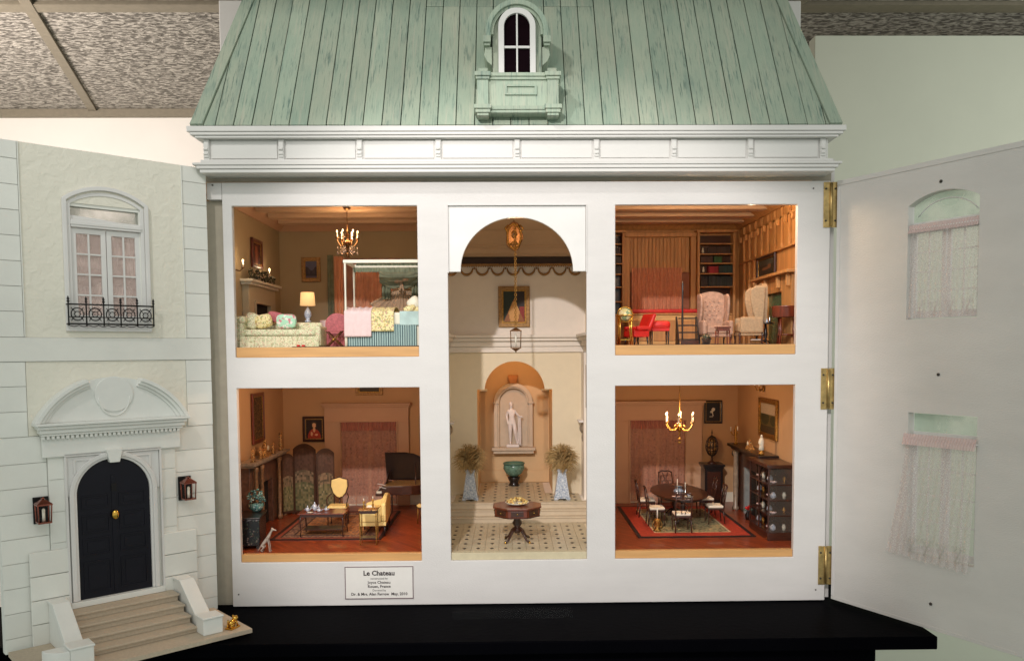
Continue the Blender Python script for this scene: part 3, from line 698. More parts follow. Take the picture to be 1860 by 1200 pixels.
fg = thing('brass_lion', 'small shiny brass lion figure on the stair slab beside the newel block', 'figurine')
fg.matrix_world = wmat(LP) @ Matrix.Translation((.035, .146, -.4563)); fg.location = fg.matrix_world.translation; fg.rotation_euler = (0, 0, LP.rotation_euler.z + .5)
part('lion_base', B(-.011, .011, -.007, .007, 0, .003), BRASS, fg, bevel=.0006)
part('lion_body', MB().ball((.001, 0, .0095), (.0085, .0055, .0055), 8).ball((-.0065, 0, .0145), (.0052, .0050, .0052), 8).ball((-.0108, 0, .0135), (.0024, .0026, .0022), 6)
     .tube([(-.006, .0032, .010), (-.0085, .0034, .003)], .0018, 6).tube([(-.006, -.0032, .010), (-.0085, -.0034, .003)], .0018, 6)
     .ball((.0055, .004, .0058), (.004, .0022, .004), 6).ball((.0055, -.004, .0058), (.004, .0022, .004), 6)
     .tube([(.009, 0, .008), (.0125, 0, .013), (.0105, 0, .0175)], .0011, 6), BRASS, fg)
part('lion_ear', MB().ball((-.0060, .0036, .0192), .0014, 5).ball((-.0060, -.0036, .0192), .0014, 5), BRASS, fg)

# ------------------------------------------------------------------ right facade panel (inside towards us)
RW = .52
RP = hinged('right_facade_panel', (.590, -.005), math.atan2(-.8727, .4882),
    MB().plate([0, .142, .150, .263, .268, RW], [-.4605, -.342, -.106, .048, .2515, .301], {(1, 3), (2, 3), (2, 1), (3, 1)}, 0, .016), INNERP, label='open right facade panel seen from its bare inner side')
RPX = lambda name, mb, m, **k: part(name, mb, m, RP, **k)
# the arch of the upper hole is cut into the board: two spandrels would lie flush, so an arched head is set 1 mm back
_al = arch_line(.1420, .2630, .2340, .2510, 24)
for _h in (0, 1):
    _q = _al[12:] if _h else _al[:13]
    RPX('arch_spandrel', MB().prism(_q + ([(.1421, .2514), (.2024, .2514)] if _h else [(.2026, .2514), (.2629, .2514)]), 'y', .0, .016), INNERP)

RPX('edge_strip', B(0, RW, -.0012, -.0002, .2925, .3010), INNERP, bevel=.0004); RPX('edge_strip', B(0, RW, -.0012, -.0002, -.4605, -.4545), INNERP, bevel=.0004)
RPX('edge_strip', B(.0001, .0065, -.0012, -.0002, -.454, .292), WHITE, bevel=.0004)
def sash(x0, x1, z0, z1, zt):
    for a, b in ((x0, (x0 + x1) / 2 - .0008), ((x0 + x1) / 2 + .0008, x1)):
        RPX('sash_frame', MB().plate([a, a + .007, b - .007, b], [z0, z0 + .012, zt - .008, zt], {(1, 1)}, .013, .0155), TRIM)
        RPX('sash_pane', B(a + .0072, b - .0072, .0140, .0144, z0 + .0122, zt - .0082), CLEAR)
        xm = (a + b) / 2; gb = MB().box(xm - .0011, xm + .0011, .0130, .0138, z0 + .0122, zt - .0082)
        for q in range(1, 4):
            zz = z0 + .012 + (zt - z0 - .02) * q / 4; gb.box(a + .0072, xm - .0012, .0130, .0138, zz - .001, zz + .001).box(xm + .0012, b - .0072, .0130, .0138, zz - .001, zz + .001)
        RPX('glazing_bar', gb, TRIM)
    RPX('transom_rail', B(x0, x1, .0125, .0155, zt + .0005, zt + .010), TRIM)
    RPX('transom_pane', B(x0, x1, .0140, .0144, zt + .0105, z1 - .001), lacemat('pale_transom_glass', S(196, 214, 196), .35, 20))
sash(.1435, .2615, .0495, .2515, .197)
sash(.1515, .2665, -.3405, -.107, -.148)
RPX('fan_bar', MB().tube([(x, .0135, z) for x, z in arch_line(.152, .253, .2165, .240, 14)], .0010, 6), TRIM)
# gathered sheer curtains
def gather(x0, x1, z0, z1, fl0, fl1, y, amp, k, hem=0):
    def fn(u, v):
        e = (1 - v) ** 1.3
        x = (x0 - fl0 * e) + ((x1 + fl1 * e) - (x0 - fl0 * e)) * u
        return (x, y - .006 * e + amp * sin(u * k * 2 * pi + 1.2 * sin(v * 5)) * (.4 + .6 * e), z0 + (z1 - z0) * v + hem * sin(u * k * 2 * pi) * (1 if v == 0 else 0) - .006 * u * (1 - v) * (1 if fl0 else 0))
    return MB().sheet(fn, int(k * 10), 24)
RPX('sheer_curtain', gather(.1435, .2615, .0500, .191, 0, 0, .006, .0009, 13), LACE)
RPX('curtain_heading', gather(.1430, .2620, .189, .203, 0, 0, .0035, .0011, 26), LACED)
RPX('sheer_curtain', gather(.147, .268, -.346, -.158, .030, -.006, -.0015, .0014, 11, .0015), LACE)
RPX('curtain_heading', gather(.1445, .270, -.159, -.141, 0, 0, -.0035, .0013, 26), LACED)
RPX('curtain_rod', MB().tube([(.143, .002, .1955), (.262, .002, .1955)], .0012, 8), TRIM)
RPX('curtain_rod', MB().tube([(.143, -.001, -.150), (.270, -.001, -.150)], .0012, 8), TRIM)
def lacehem(x0, x1, z, y, n, sc):
    mb = MB()
    for i in range(n):
        c = x0 + (x1 - x0) * (i + .5) / n
        for (dx, dz, r) in ((-.003, .0035, .0032), (.003, .0035, .0032), (0, .009, .0036), (-.005, .011, .0022), (.0055, .012, .0022), (0, -.003, .0026)):
            mb.tube([(c + dx * sc + r * sc * cos(t * pi / 4), y, z + dz * sc + r * sc * sin(t * pi / 4)) for t in range(9)], .00045, 4, False)
        mb.tube([(c - .004 * sc, y, z - .006 * sc), (c + .001, y, z + .004 * sc), (c + .005 * sc, y, z + .018 * sc)], .0005, 4)
    return mb
LACETH = mat('lace_thread', S(224, 210, 206), .8)
RPX('lace_border', lacehem(.150, .258, .060, .0030, 4, 1.2), LACETH)
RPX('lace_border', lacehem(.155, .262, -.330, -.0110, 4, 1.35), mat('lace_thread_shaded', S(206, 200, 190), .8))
for z, x in ((.265, .199), (-.042, .202), (-.418, .198)):
    RPX('screw_hole', MB().tube([(x, -.0012, z), (x, .0002, z)], .0026, 10), SCREW)

# exhibit card
sg = thing('exhibit_card', 'small printed Le Chateau exhibit card on the frame under the living room', 'sign', (-.2445, -.0005, -.4225))
part('card', B(-.063, .063, -.0008, .0003, -.0305, .0305), CARD, sg)
part('card_border', MB().plate([-.0628, -.0612, .0612, .0628], [-.0303, -.0287, .0287, .0303], {(1, 1)}, -.0012, -.0009), INKP, sg)
def text(s, size, x, z, parent, m=INK, fat=0):
    c = bpy.data.curves.new('lettering', 'FONT'); c.body = s; c.size = size; c.align_x = 'CENTER'; c.align_y = 'CENTER'; c.offset = fat; c.resolution_u = 2
    t = bpy.data.objects.new('t', c); COL.objects.link(t); dg = bpy.context.evaluated_depsgraph_get(); dg.update()
    me = bpy.data.meshes.new_from_object(t.evaluated_get(dg)); bpy.data.objects.remove(t)
    o = bpy.data.objects.new('lettering', me); COL.objects.link(o); me.materials.clear(); me.materials.append(m); o.parent = parent
    o.location = (x, -.0013, z); o.rotation_euler = (pi / 2, 0, 0); return o
text('Le Chateau', .0125, 0, .0175, sg, fat=.00035)
text('constructed by', .0052, 0, .0078, sg)
text('Joyce Chateau', .0072, 0, .0005, sg, fat=.0001)
text('Rouen, France', .0072, 0, -.0070, sg, fat=.00015)
text('Donated by', .0052, 0, -.0142, sg)
text('Dr. & Mrs. Alan Farrow  May, 2010', .0072, 0, -.0212, sg, fat=.00015)

# ------------------------------------------------------------------ rooms
BK, FU, FL = .490, .009, -.370      # back wall, upper floor, lower floor
RX = dict(l=(-.548, -.160), r=(.184, .550))
def room(side, z0, z1, wall, ceilm, floorm, word, lipz):
    x0, x1 = RX[side]
    hp(word + '_side_wall', B(x0 - .0008, x0, .0125, BK, z0, z1), wall); hp(word + '_side_wall', B(x1, x1 + .004, .0125, BK, z0, z1), wall)
    hp(word + '_back_wall', B(x0, x1, BK, BK + .006, z0, z1), wall)
    hp(word + '_ceiling', B(x0, x1, .0125, BK, z1, z1 + .004), ceilm)
    hp(word + '_floor', B(x0 + .0002, x1 - .0002, .0155, BK, z0 - .006, z0), floorm)
    o = (-.496, -.166) if side == 'l' else (.190, .520)
    hp(word + '_floor_edge', B(o[0] + .0003, o[1] - .0003, .0035, .0152, lipz, z0 + .0004), LIP, bevel=.0006)
room('l', FU, .302, OLIVE, CEILTAN, OAKF, 'bedroom', -.0087)
room('r', FU, .302, PINE, CEILTAN, OAKF, 'library', -.0087)
room('l', FL, -.020, TANW, CEILTAN, OAKF, 'living_room', -.3833)
room('r', FL, -.020, TANW, CEILTAN, OAKF, 'dining_room', -.3833)
# ceiling beams and crown mouldings upstairs
for side, m in (('l', TANTRIM), ('r', PINE)):
    x0, x1 = RX[side]
    for y in (.06, .145, .235, .325, .405):
        hp('ceiling_beam', B(x0 + .022, x1 - .001, y, y + .032, .2925, .3018), CEILTAN, bevel=.001)
    hp('crown_moulding', MB().prism([(BK, .286), (BK - .004, .286), (BK - .018, .298), (BK - .022, .302), (BK, .302)], 'x', x0 + .001, x1 - .001), m)
    sx = x0 if side == 'l' else x1; d = 1 if side == 'l' else -1
    hp('crown_moulding', MB().prism([(sx, .286), (sx + d * .004, .286), (sx + d * .018, .298), (sx + d * .022, .302), (sx, .302)], 'y', .013, BK - .001), m)
for side in 'lr':
    x0, x1 = RX[side]
    hp('skirting_board', B(x0 + .001, x1 - .001, BK - .003, BK, FL, FL + .024), IVORY, bevel=.0005)
    hp('skirting_board', B(x0, x0 + .003, .013, BK - .004, FL, FL + .024), IVORY, bevel=.0005)
    hp('skirting_board', B(x1 - .003, x1, .013, BK - .004, FL, FL + .024), IVORY, bevel=.0005)

# hall shell
hx0, hx1 = -.148, .172
hall = lambda n, mb, m, **k: hp(n, mb, m, **k)
hall('hall_side_wall', B(hx0 - .006, hx0, .0125, .575, FL, .240), HALLW); hall('hall_side_wall', B(hx1, hx1 + .006, .0125, .575, FL, .240), HALLW)
AX0, AX1, ASH = -.078, .095, -.088     # arch opening in the hall wall
wp = [(hx0, -.335), (AX0, -.335), (AX0, ASH), (-.061, ASH)] + arc(.0085, -.093, .0695, 176, 4, 30) + [(.078, ASH), (AX1, ASH), (AX1, -.335), (hx1, -.335), (hx1, .03), (hx0, .03)]
hall('hall_arch_wall', MB().prism(wp, 'y', .400, .408), HALLW)
hall('hall_upper_wall', B(hx0, hx1, .400, .408, .0302, .205), HALLT)
hall('alcove_wall', B(-.115, .130, .575, .581, FL, .03), NICHEW)
hall('alcove_side', B(AX0 - .006, AX0 - .0005, .4085, .5748, -.34, .0), NICHEW); hall('alcove_side', B(AX1 + .0005, AX1 + .006, .4085, .5748, -.34, .0), NICHEW)
hall('alcove_ceiling', B(AX0, AX1, .4085, .5748, .0, .004), NICHEW)
hall('alcove_skirting', B(AX0, AX1, .571, .5745, -.3298, -.300), NICHEW)
# entablature round the hall
for z0, z1, t in ((-.003, .010, .006), (.0103, .0225, .010), (.0228, .030, .018), (.0303, .0365, .024)):
    hall('hall_cornice', B(hx0 + .001, hx1 - .001, .400 - t, .3995, z0, z1), HALLT, bevel=.0006)
    hall('hall_cornice', B(hx1 - t, hx1 - .0002, .0128, .399 - t, z0, z1), HALLT, bevel=.0006)
    hall('hall_cornice', B(hx0 + .0002, hx0 + t, .0128, .399 - t, z0, z1), HALLT, bevel=.0006)
hall('hall_pilaster', B(hx1 - .010, hx1 - .0005, .330, .3995, FL + .03, -.0035), HALLT, bevel=.0008)
# coved ceiling with dark frieze and garlands
hall('hall_dark_frieze', B(hx0, hx1, .396, .3995, .198, .2135), mat('dark_hall_frieze', S(60, 42, 32), .6))
hall('hall_gilt_band', B(hx0, hx1, .391, .3958, .1925, .198), GOLDM, bevel=.0006)
hall('hall_coving', MB().prism([(.400, .2138), (.385, .2138), (.372, .2200), (.365, .2290), (.400, .2290)], 'x', hx0, hx1), CEILTAN)
hall('hall_ceiling', B(hx0, hx1, .0128, .408, .2600, .2660), CEILTAN)
hall('hall_ceiling_cove', MB().prism([(.400, .2292), (.364, .2292), (.300, .2598), (.400, .2598)], 'x', hx0, hx1), CEILTAN)
hall('hall_ceiling_rib', B(hx0 + .01, hx1 - .01, .352, .357, .2335, .2375), CEILTAN, bevel=.0006)
for x in (-.075, .100): hall('hall_ceiling_rib', B(x - .002, x + .002, .03, .30, .2570, .2598), CEILTAN, bevel=.0005)
for i in range(60):
    x = -.140 + i * .0052
    if i < 60: hall('gilt_dentil', B(x, x + .0028, .3895, .3908, .1905, .1950), GOLDM)
for i in range(9):
    c = -.134 + i * .0353
    pts = [(c + .014 * cos(pi + t * pi / 14), .397, .189 + .0155 * sin(pi + t * pi / 14)) for t in range(15)]
    rr = [.0012 + .0016 * sin(t * pi / 14) for t in range(15)]
    hall('gilt_garland', MB().tube(pts, rr, 6), GOLDM)
    hall('gilt_rosette', MB().ball((c + .0175, .3965, .188), (.0018, .0015, .0025), 5), GOLDM)
# upper-level floor lobby: steps, platform, tiles
hf = hall('hall_floor', B(hx0, hx1, .0155, .575, FL - .008, FL - .002), HALLW)
hall('hall_floor_edge', B(-.1118, .1378, .0035, .0152, -.3832, FL), mat('hall_edge_stone', S(205, 192, 160), .6, var=.06), bevel=.0006)
P1, P2 = .02575, .0385
tile = MB().box(-P1 / 2 + .0003, P1 / 2 - .0003, -P2 / 2 + .0003, P2 / 2 - .0003, -.002, 0)
dot = MB().prism([(0, -.0052), (.0036, 0), (0, .0052), (-.0036, 0)], 'z', .0001, .0007)
base_t = base_d = None
for lvl, y0, rows_, zf in ((0, .0355, 7, FL), (1, .312, 7, -.3300)):
    par = hf
    for j in range(rows_):
        for i in range(-6, 7):
            cx, cy = .0135 + i * P1, y0 + j * P2
            if cx - P1 / 2 < hx0 or cx + P1 / 2 > hx1 or (lvl and j > 2 and not (AX0 < cx - P1 / 2 + .006 and cx + P1 / 2 - .006 < AX1)): continue
            L_ = (cx - .03, cy, zf + .465)
            if base_t is None: base_t = part('floor_tile', tile, TILE, hf); base_t.location = L_
            else: inst(base_t, hf, L_)
            if i > -6:
                L2 = (cx - .03, cy - (P2 / 2 - .008 if False else 0), zf + .465)
                if base_d is None: base_d = part('floor_dot', dot, TILEDOT, hf); base_d.location = L2
                else: inst(base_d, hf, L2)
STEPM = mat('hall_step_stone', S(210, 192, 166), .6, var=.05)
hall('platform', B(hx0, hx1, .292, .574, FL - .0015, -.3322), HALLT)
for i in range(3):
    z1 = FL + .0133 * (i + 1); yf = .262 + i * .012
    hall('hall_step', B(hx0 + .0005, hx1 - .0005, yf - .002, .305 if i == 2 else yf + .018, z1 - .003, z1).box(hx0 + .001, hx1 - .001, yf, yf + .012, z1 - .0132, z1 - .0031), STEPM, bevel=.0006)
# niche on the alcove wall
def nar(r, t, y0, y1, zb=-.240, zs=-.128, cx=.0055):
    o = [(cx + r, zb), (cx + r, zs)] + arc(cx, zs, r, 0, 180, 26)[1:] + [(cx - r, zb)]
    q = r - t; i = [(cx - q, zb)] + arc(cx, zs, q, 180, 0, 26) + [(cx + q, zb)]
    return MB().prism(o + i, 'y', y0, y1)
nm = mat('niche_stone', S(208, 188, 164), .7, var=.05)
hall('niche_back', MB().prism([(-.034, -.240), (.045, -.240), (.045, -.128)] + arc(.0055, -.128, .0395, 0, 180, 24)[1:], 'y', .5735, .5748), nm)
hall('niche_surround', nar(.0485, .0095, .556, .5733), nm, bevel=.0007)
hall('niche_inner_moulding', nar(.0388, .0035, .560, .5733), nm, bevel=.0005)
hall('niche_sill', B(-.049, .060, .545, .5733, -.2475, -.2403).box(-.045, .056, .550, .5733, -.2555, -.2478), nm, bevel=.0008)
for s in (-1, 1): hall('niche_impost', B(.0055 + s * .043 - .008, .0055 + s * .043 + .008, .553, .5733, -.1305, -.1265), nm, bevel=.0004)
hall('niche_keystone', MB().prism([(-.003, -.080), (.014, -.080), (.0185, -.060), (-.0075, -.060)], 'y', .553, .5733), mat('keystone_terracotta', S(196, 132, 80), .7), bevel=.0008)
for s in (-1, 1):
    c = .0085 + s * .078
    for q in range(4): hall('alcove_flute', B(c - .0045 + q * .0026, c - .0033 + q * .0026, .5725, .5745, -.298, -.100), NICHEW)
    hall('alcove_impost', B(c - .010, c + .010, .566, .5745, -.100, -.094), IVORY, bevel=.0005)
alamp = point('alcove_lamp', (.0085, .470, -.018), .125, .01, (1, .62, .28))

# door and window surrounds in the rooms downstairs and the windows behind
def surround(x0, x1, xi0, xi1, zt, zi, word):
    s = hp(word, B(x0, xi0, BK - .010, BK - .0035, FL, zi).box(xi1, x1, BK - .010, BK - .0035, FL, zi).box(x0, x1, BK - .0105, BK - .0034, zi, zt - .010), TANTRIM, bevel=.0008)
    part('surround_cap', B(x0 - .006, x1 + .006, BK - .020, BK - .001, zt - .0045, zt).box(x0 - .003, x1 + .003, BK - .015, BK - .001, zt - .0098, zt - .0047), TANTRIM, s, world=True, bevel=.0006)
    part('inner_moulding', B(xi0 - .004, xi0 - .001, BK - .014, BK - .0102, FL, zi + .004).box(xi1 + .001, xi1 + .004, BK - .014, BK - .0102, FL, zi + .004).box(xi0 - .001, xi1 + .001, BK - .014, BK - .0106, zi + .001, zi + .004), TANTRIM, s, world=True)
    part('window_light', B(xi0, xi1, BK - .0022, BK - .0006, FL, zi), mat('dusky_window_' + word, S(140, 100, 86), .4, var=.1, vs=30), s, world=True)
    xm = (xi0 + xi1) / 2
    g = MB().box(xm - .004, xm + .004, BK - .0045, BK - .0024, FL, zi)
    for z in (FL + .025, FL + .070, FL + .115, FL + .160): g.box(xi0, xm - .0042, BK - .0044, BK - .0024, z - .0012, z + .0012).box(xm + .0042, xi1, BK - .0044, BK - .0024, z - .0012, z + .0012)
    for x in ((xi0 + xm) / 2, (xi1 + xm) / 2): g.box(x - .0012, x + .0012, BK - .0047, BK - .0024, FL, zi)
    part('window_bars', g, TANTRIM, s, world=True)
    part('lace_curtain', fold(xi0 + .001, xi1 - .001, FL + .004, zi - .002, BK - .0065, .0011, 9), LACEIN, s, world=True)
    part('curtain_heading', fold(xi0 + .001, xi1 - .001, zi - .020, zi, BK - .0085, .0011, 20, 2), mat('rose_heading_' + word, S(176, 112, 96), .8), s, world=True)
    return s
surround(-.448, -.246, -.409, -.276, -.122, -.168, 'window_surround')
surround(.252, .462, .288, .421, -.122, -.169, 'window_surround')
# bedroom window with peach curtains
bw = hp('bedroom_window', B(-.415, -.262, BK - .006, BK - .0005, .040, .222), mat('bedroom_window_glass', S(190, 130, 98), .5, var=.2, vs=20))
part('peach_curtain', fold(-.417, -.394, FU + .004, .226, BK - .014, .003, 3), PEACH, bw, world=True)
part('peach_curtain', fold(-.372, -.256, FU + .004, .214, BK - .012, .0022, 12), mat('peach_damask', S(228, 168, 136), .7, var=.1, vs=50), bw, world=True)
part('sage_curtain', fold(-.432, -.4175, FU + .004, .229, BK - .016, .002, 2), SAGE, bw, world=True)

# ------------------------------------------------------------------ pictures, rugs: flat prints painted cell by cell
def picture_cells(w, h, nx, ny, fn):
    mb = MB(); cols = []
    for j in range(ny):
        for i in range(nx):
            pass
    mb.sheet(lambda u, v: (-w / 2 + w * u, 0, -h / 2 + h * v), nx, ny, False)
    for j in range(ny):
        for i in range(nx):
            c = fn((i + .5) / nx, (j + .5) / ny); k = random.uniform(.9, 1.1)
            cols.append((lin(c[0]) * k, lin(c[1]) * k, lin(c[2]) * k, 1))
    return mb, cols
def ell(u, v, cu, cv, ru, rv): return ((u - cu) / ru) ** 2 + ((v - cv) / rv) ** 2 < 1
def P_portrait(bgc, skin, dress, hair=(60, 40, 26)):
    def f(u, v):
        if ell(u, v, .5, .68, .11, .12): return skin
        if ell(u, v, .5, .72, .17, .17): return hair
        if ell(u, v, .5, .47, .07, .12): return skin
        if ell(u, v, .36, .26, .06, .10) or ell(u, v, .62, .22, .08, .05): return skin
        if ell(u, v, .5, .12, .36, .38): return dress
        return bgc
    return f
def P_town(u, v):
    if v > .55 + .1 * sin(u * 9): return (92, 92, 116)
    if v > .3 and int(u * 9) % 3 != 1: return (64, 52, 62)
    return (44, 36, 48) if v > .15 else (96, 82, 96)
def P_land(u, v):
    if v > .62: return (176, 160, 140)
    if ell(u, v, .3, .5, .25, .22) or ell(u, v, .8, .45, .2, .16): return (56, 56, 32)
    return (96, 82, 44) if v > .25 else (60, 48, 28)
def P_altar(u, v):
    if v < .75 - 1.6 * abs(u - .5) and v > .05: return (206, 150, 84) if ell(u, v, .5, .32, .22, .35) else (150, 92, 48)
    if abs(u - .84) < .09 and v < .5: return (142, 40, 28)
    return (34, 46, 32) if u < .5 else (44, 30, 26)
def P_flower(u, v):
    if ell(u, v, .52, .62, .12, .09) or ell(u, v, .4, .5, .09, .05) or (abs(u - .48 + (v - .4) * .3) < .03 and .3 < v < .6): return (214, 206, 180)
    if v < .30 and v > .24 and .25 < u < .5: return (170, 160, 140)
    return (22, 20, 20)
def P_hunt(u, v):
    if ell(u, v, .4, .42, .2, .09) or ell(u, v, .66, .5, .1, .14): return (120, 78, 46)
    if v > .6: return (66, 66, 56)
    return (52, 44, 30)
def P_reds(u, v):
    return (150, 84, 52) if abs(u - .5) < .12 and v < .85 else ((96, 40, 30) if (int(v * 8) + int(u * 4)) % 2 else (66, 30, 26))
def P_tapestry(u, v):
    r = random.random(); return (40, 34, 24) if r < .5 else ((86, 66, 40) if r < .8 else (140, 100, 60))
def P_garden(u, v):
    r = random.random()
    if v > .66: return (86, 60, 46)
    if v > .45: return (132, 110, 84) if r < .6 else (92, 80, 60)
    return ((120, 112, 76) if r < .5 else (92, 92, 62)) if r < .85 else (140, 128, 96)
def picture(loc, w, h, fn, label, fm=None, rot=0, t=.007, nx=30, ny=38, mat_w=0, cat='painting'):
    o = thing('framed_painting', label, cat, loc, rot)
    part('frame', MB().plate([-w / 2, -w / 2 + t, w / 2 - t, w / 2], [-h / 2, -h / 2 + t, h / 2 - t, h / 2], {(1, 1)}, -.0055, -.0005), fm or GOLDM, o, bevel=.0012)
    part('frame_slip', MB().plate([-w / 2 + t, -w / 2 + t * 1.3, w / 2 - t * 1.3, w / 2 - t], [-h / 2 + t, -h / 2 + t * 1.3, h / 2 - t * 1.3, h / 2 - t], {(1, 1)}, -.0035, -.0005), GOLD, o)
    mb, cols = picture_cells(w - 2 * t, h - 2 * t, nx, ny, fn)
    c = part('canvas', mb, PRINT, o, cols=cols); c.location = (0, -.0018, 0); return o
SIDEL, SIDER = RAD(90), RAD(-90)     # facing +x from a left wall, facing -x from a right wall
picture((-.473, BK - .001, .196), .045, .058, P_town, 'small dark town picture in a brown frame on the olive bedroom back wall')
picture((-.5475, .303, .212), .074, .062, P_reds, 'narrow red brown painting over the bedroom mantel', REDWOOD, SIDEL)
picture((-.474, BK - .001, -.184), .054, .061, P_portrait((40, 24, 22), (222, 176, 130), (170, 60, 40)), 'dark framed portrait of a seated lady on the living room back wall', DKWOOD, t=.006)
picture((-.340, BK - .001, -.074), .065, .060, P_land, 'painting above the living room window, its top cut off by the frame')
picture((-.203, BK - .001, -.184), .034, .060, P_portrait((50, 26, 20), (180, 130, 90), (120, 40, 30)), 'dark red painting at the far right of the living room back wall', DKWOOD, t=.005)
picture((-.5475, .282, -.140), .082, .108, P_tapestry, 'tall dark carved panel over the living room fireplace', REDWOOD, SIDEL, ny=50)
picture((.0085, .3985, .101), .072, .093, P_altar, 'gilt framed altar painting hanging in the upper hall behind the chain', GOLDM, t=.009)
picture((.5495, .268, .176), .128, .051, P_hunt, 'dark hunting scene painting on the pine panelled library wall', DKWOOD, SIDER, nx=40)
picture((.489, BK - .001, -.150), .044, .056, P_flower, 'white flower still life on black in the dining room', EBONY, t=.004)
picture((.5495, .245, -.147), .125, .084, P_land, 'gilt framed landscape over the dining room mantel', GOLD, SIDER, t=.008, nx=40)
for k, (yy, zz) in enumerate(((.352, -.080), (.335, -.082))):
    pass
picture((.1715, .365, -.079), .085, .096, P_garden, 'tall green gilt picture on the right hand wall of the hall', GOLDM, SIDER, t=.010)

def rug(name, label, x0, x1, y0, y1, fn, nx, ny, z):
    w, d = x1 - x0, y1 - y0
    o = thing(name, label, 'rug', ((x0 + x1) / 2, (y0 + y1) / 2, z))
    mb = MB().sheet(lambda u, v: (-w / 2 + w * u, -d / 2 + d * v, .0018), nx, ny, False); cols = []
    for j in range(ny):
        for i in range(nx):
            c = fn((i + .5) / nx, (j + .5) / ny, min(i, nx - 1 - i) / nx * w, min(j, ny - 1 - j) / ny * d); k = random.uniform(.85, 1.15); cols.append(tuple(lin(q) * k for q in c) + (1,))
    part('rug_pile', mb, PRINT, o, cols=cols); part('rug_base', B(-w / 2, w / 2, -d / 2, d / 2, .0002, .0016), EBONY, o)
    return o
def R_red(u, v, dx, dy):
    d = min(dx, dy)
    if d < .006: return (32, 22, 24)
    if d < .038: return (176, 60, 40)
    if d < .041: return (200, 180, 140)
    r = random.random(); return (150, 142, 104) if r < .6 else ((92, 84, 62) if r < .85 else (180, 150, 110))
def R_pers(u, v, dx, dy):
    d = min(dx, dy); r = random.random()
    if d < .004: return (46, 28, 24)
    if d < .012: return (150, 74, 52)
    if d < .016: return (70, 44, 36)
    if d < .036: return (122, 88, 72) if r < .5 else ((158, 118, 88) if r < .8 else (70, 50, 52))
    if d < .040: return (70, 44, 36)
    return (186, 128, 80) if r < .6 else ((148, 96, 60) if r < .8 else (120, 90, 76))
rug('persian_rug', 'tan and brown bordered persian rug on the living room floor', -.478, -.258, .118, .405, R_pers, 60, 78, FL)
rug('persian_rug', 'bright red bordered rug under the dining table', .249, .483, .108, .435, R_red, 60, 84, FL)
rug('cream_rug', 'cream rug edge lying across the library floor', .236, .482, .030, .30, lambda u, v, a, b: (226, 206, 190), 20, 20, FU)
rug('cream_rug', 'pale rug on the bedroom floor under the four-poster bed', -.40, -.17, .020, .30, lambda u, v, a, b: (196, 176, 140), 20, 20, FU)

# ------------------------------------------------------------------ furniture builders
def cushion(name, label, loc, r, m, rot=(0, 0, 0), sq=.55):
    mb = MB().ball((0, 0, 0), r, 8, sq); o = part(name, mb, m); o.location = loc; o.rotation_euler = rot
    return tag(o, label, 'cushion')
def cabriole(mb, x, y, z0, z1, dx, dy, r=.0016):
    h = z1 - z0
    return mb.tube([(x, y, z1), (x + dx * .5, y + dy * .5, z1 - h * .25), (x + dx * .1, y + dy * .1, z1 - h * .7), (x + dx * .4, y + dy * .4, z0)], [r * 1.5, r * 1.3, r * .8, r], 6)
def chandelier(name, label, loc, ztop, R, n, m, lamp, drop=.018, candle=.012, sc=1., lit=None, glitter=None):
    o = thing(name, label, 'chandelier', loc); z = loc[2]
    part('stem', MB().tube([(0, 0, .012 * sc), (0, 0, ztop - z)], .0009, 6), m, o)
    part('ceiling_rose', MB().lathe([(.0008, 0), (.006, .002), (.008, .006), (.008, .0065)], (0, 0, ztop - z - .0066), 12), m, o)
    part('body', MB().lathe([(.0006, -.026), (.003, -.023), (.0015, -.019), (.005, -.014), (.0075, -.008), (.004, -.003), (.0025, .003), (.005, .008), (.002, .013), (.001, .016)], (0, 0, 0), 14), m, o)
    for k in range(n):
        a = 2 * pi * k / n + .26; c, s = cos(a), sin(a)
        arm = part('arm', MB().tube([(.004 * c, .004 * s, -.006), (R * .35 * c, R * .35 * s, -.014), (R * .7 * c, R * .7 * s, -.013), (R * .97 * c, R * .97 * s, -.004), (R * c, R * s, .002)], .0011, 6)
            .tube([(R * .35 * c, R * .35 * s, -.014), (R * .45 * c, R * .45 * s, -.006), (R * .30 * c, R * .30 * s, -.003)], .0008, 5).lathe([(.001, 0), (.0045, .002), (.004, .0025), (.002, .0028)], (R * c, R * s, .001), 10), m, o)
        part('candle', MB().cyl((R * c, R * s, .0035), (R * c, R * s, .0035 + candle), .0014, n=7), CANDLE, arm)
        part('candle_flame', MB().ball((R * c, R * s, .0035 + candle + .0022), (.0013, .0013, .0028), 6), FLAME if (lit is None or k in lit) else CANDLE, arm)
        if glitter:
            for q in range(3):
                t = .4 + q * .28; g = MB().cyl((R * t * c, R * t * s, -.015), (R * t * c, R * t * s, -.022 - .002 * q), .0006, n=5).ball((R * t * c, R * t * s, -.024 - .002 * q), (.0016, .0016, .0026), 5)
                part('crystal_drop', g, glitter, arm)
    part('finial', MB().tube([(0, 0, -.026), (0, 0, -.026 - drop)], .0006, 5).ball((0, 0, -.027 - drop), (.0042, .0042, .0036), 8).lathe([(.0005, 0), (.006, .003), (.0005, .006)], (0, 0, -.030 - drop * .4), 10), m, o)
    if lamp: l = point(name + '_light', (loc[0], loc[1], z + .004), lamp, .018, (1, .66, .36)); l.parent = None
    return o
CRYST = mat('chandelier_crystal', S(190, 160, 140), .1, var=.3, vs=400, spec=1)
ANTQ = mat('antique_brass', S(140, 98, 60), .35, metal=.8, var=.25, vs=200)
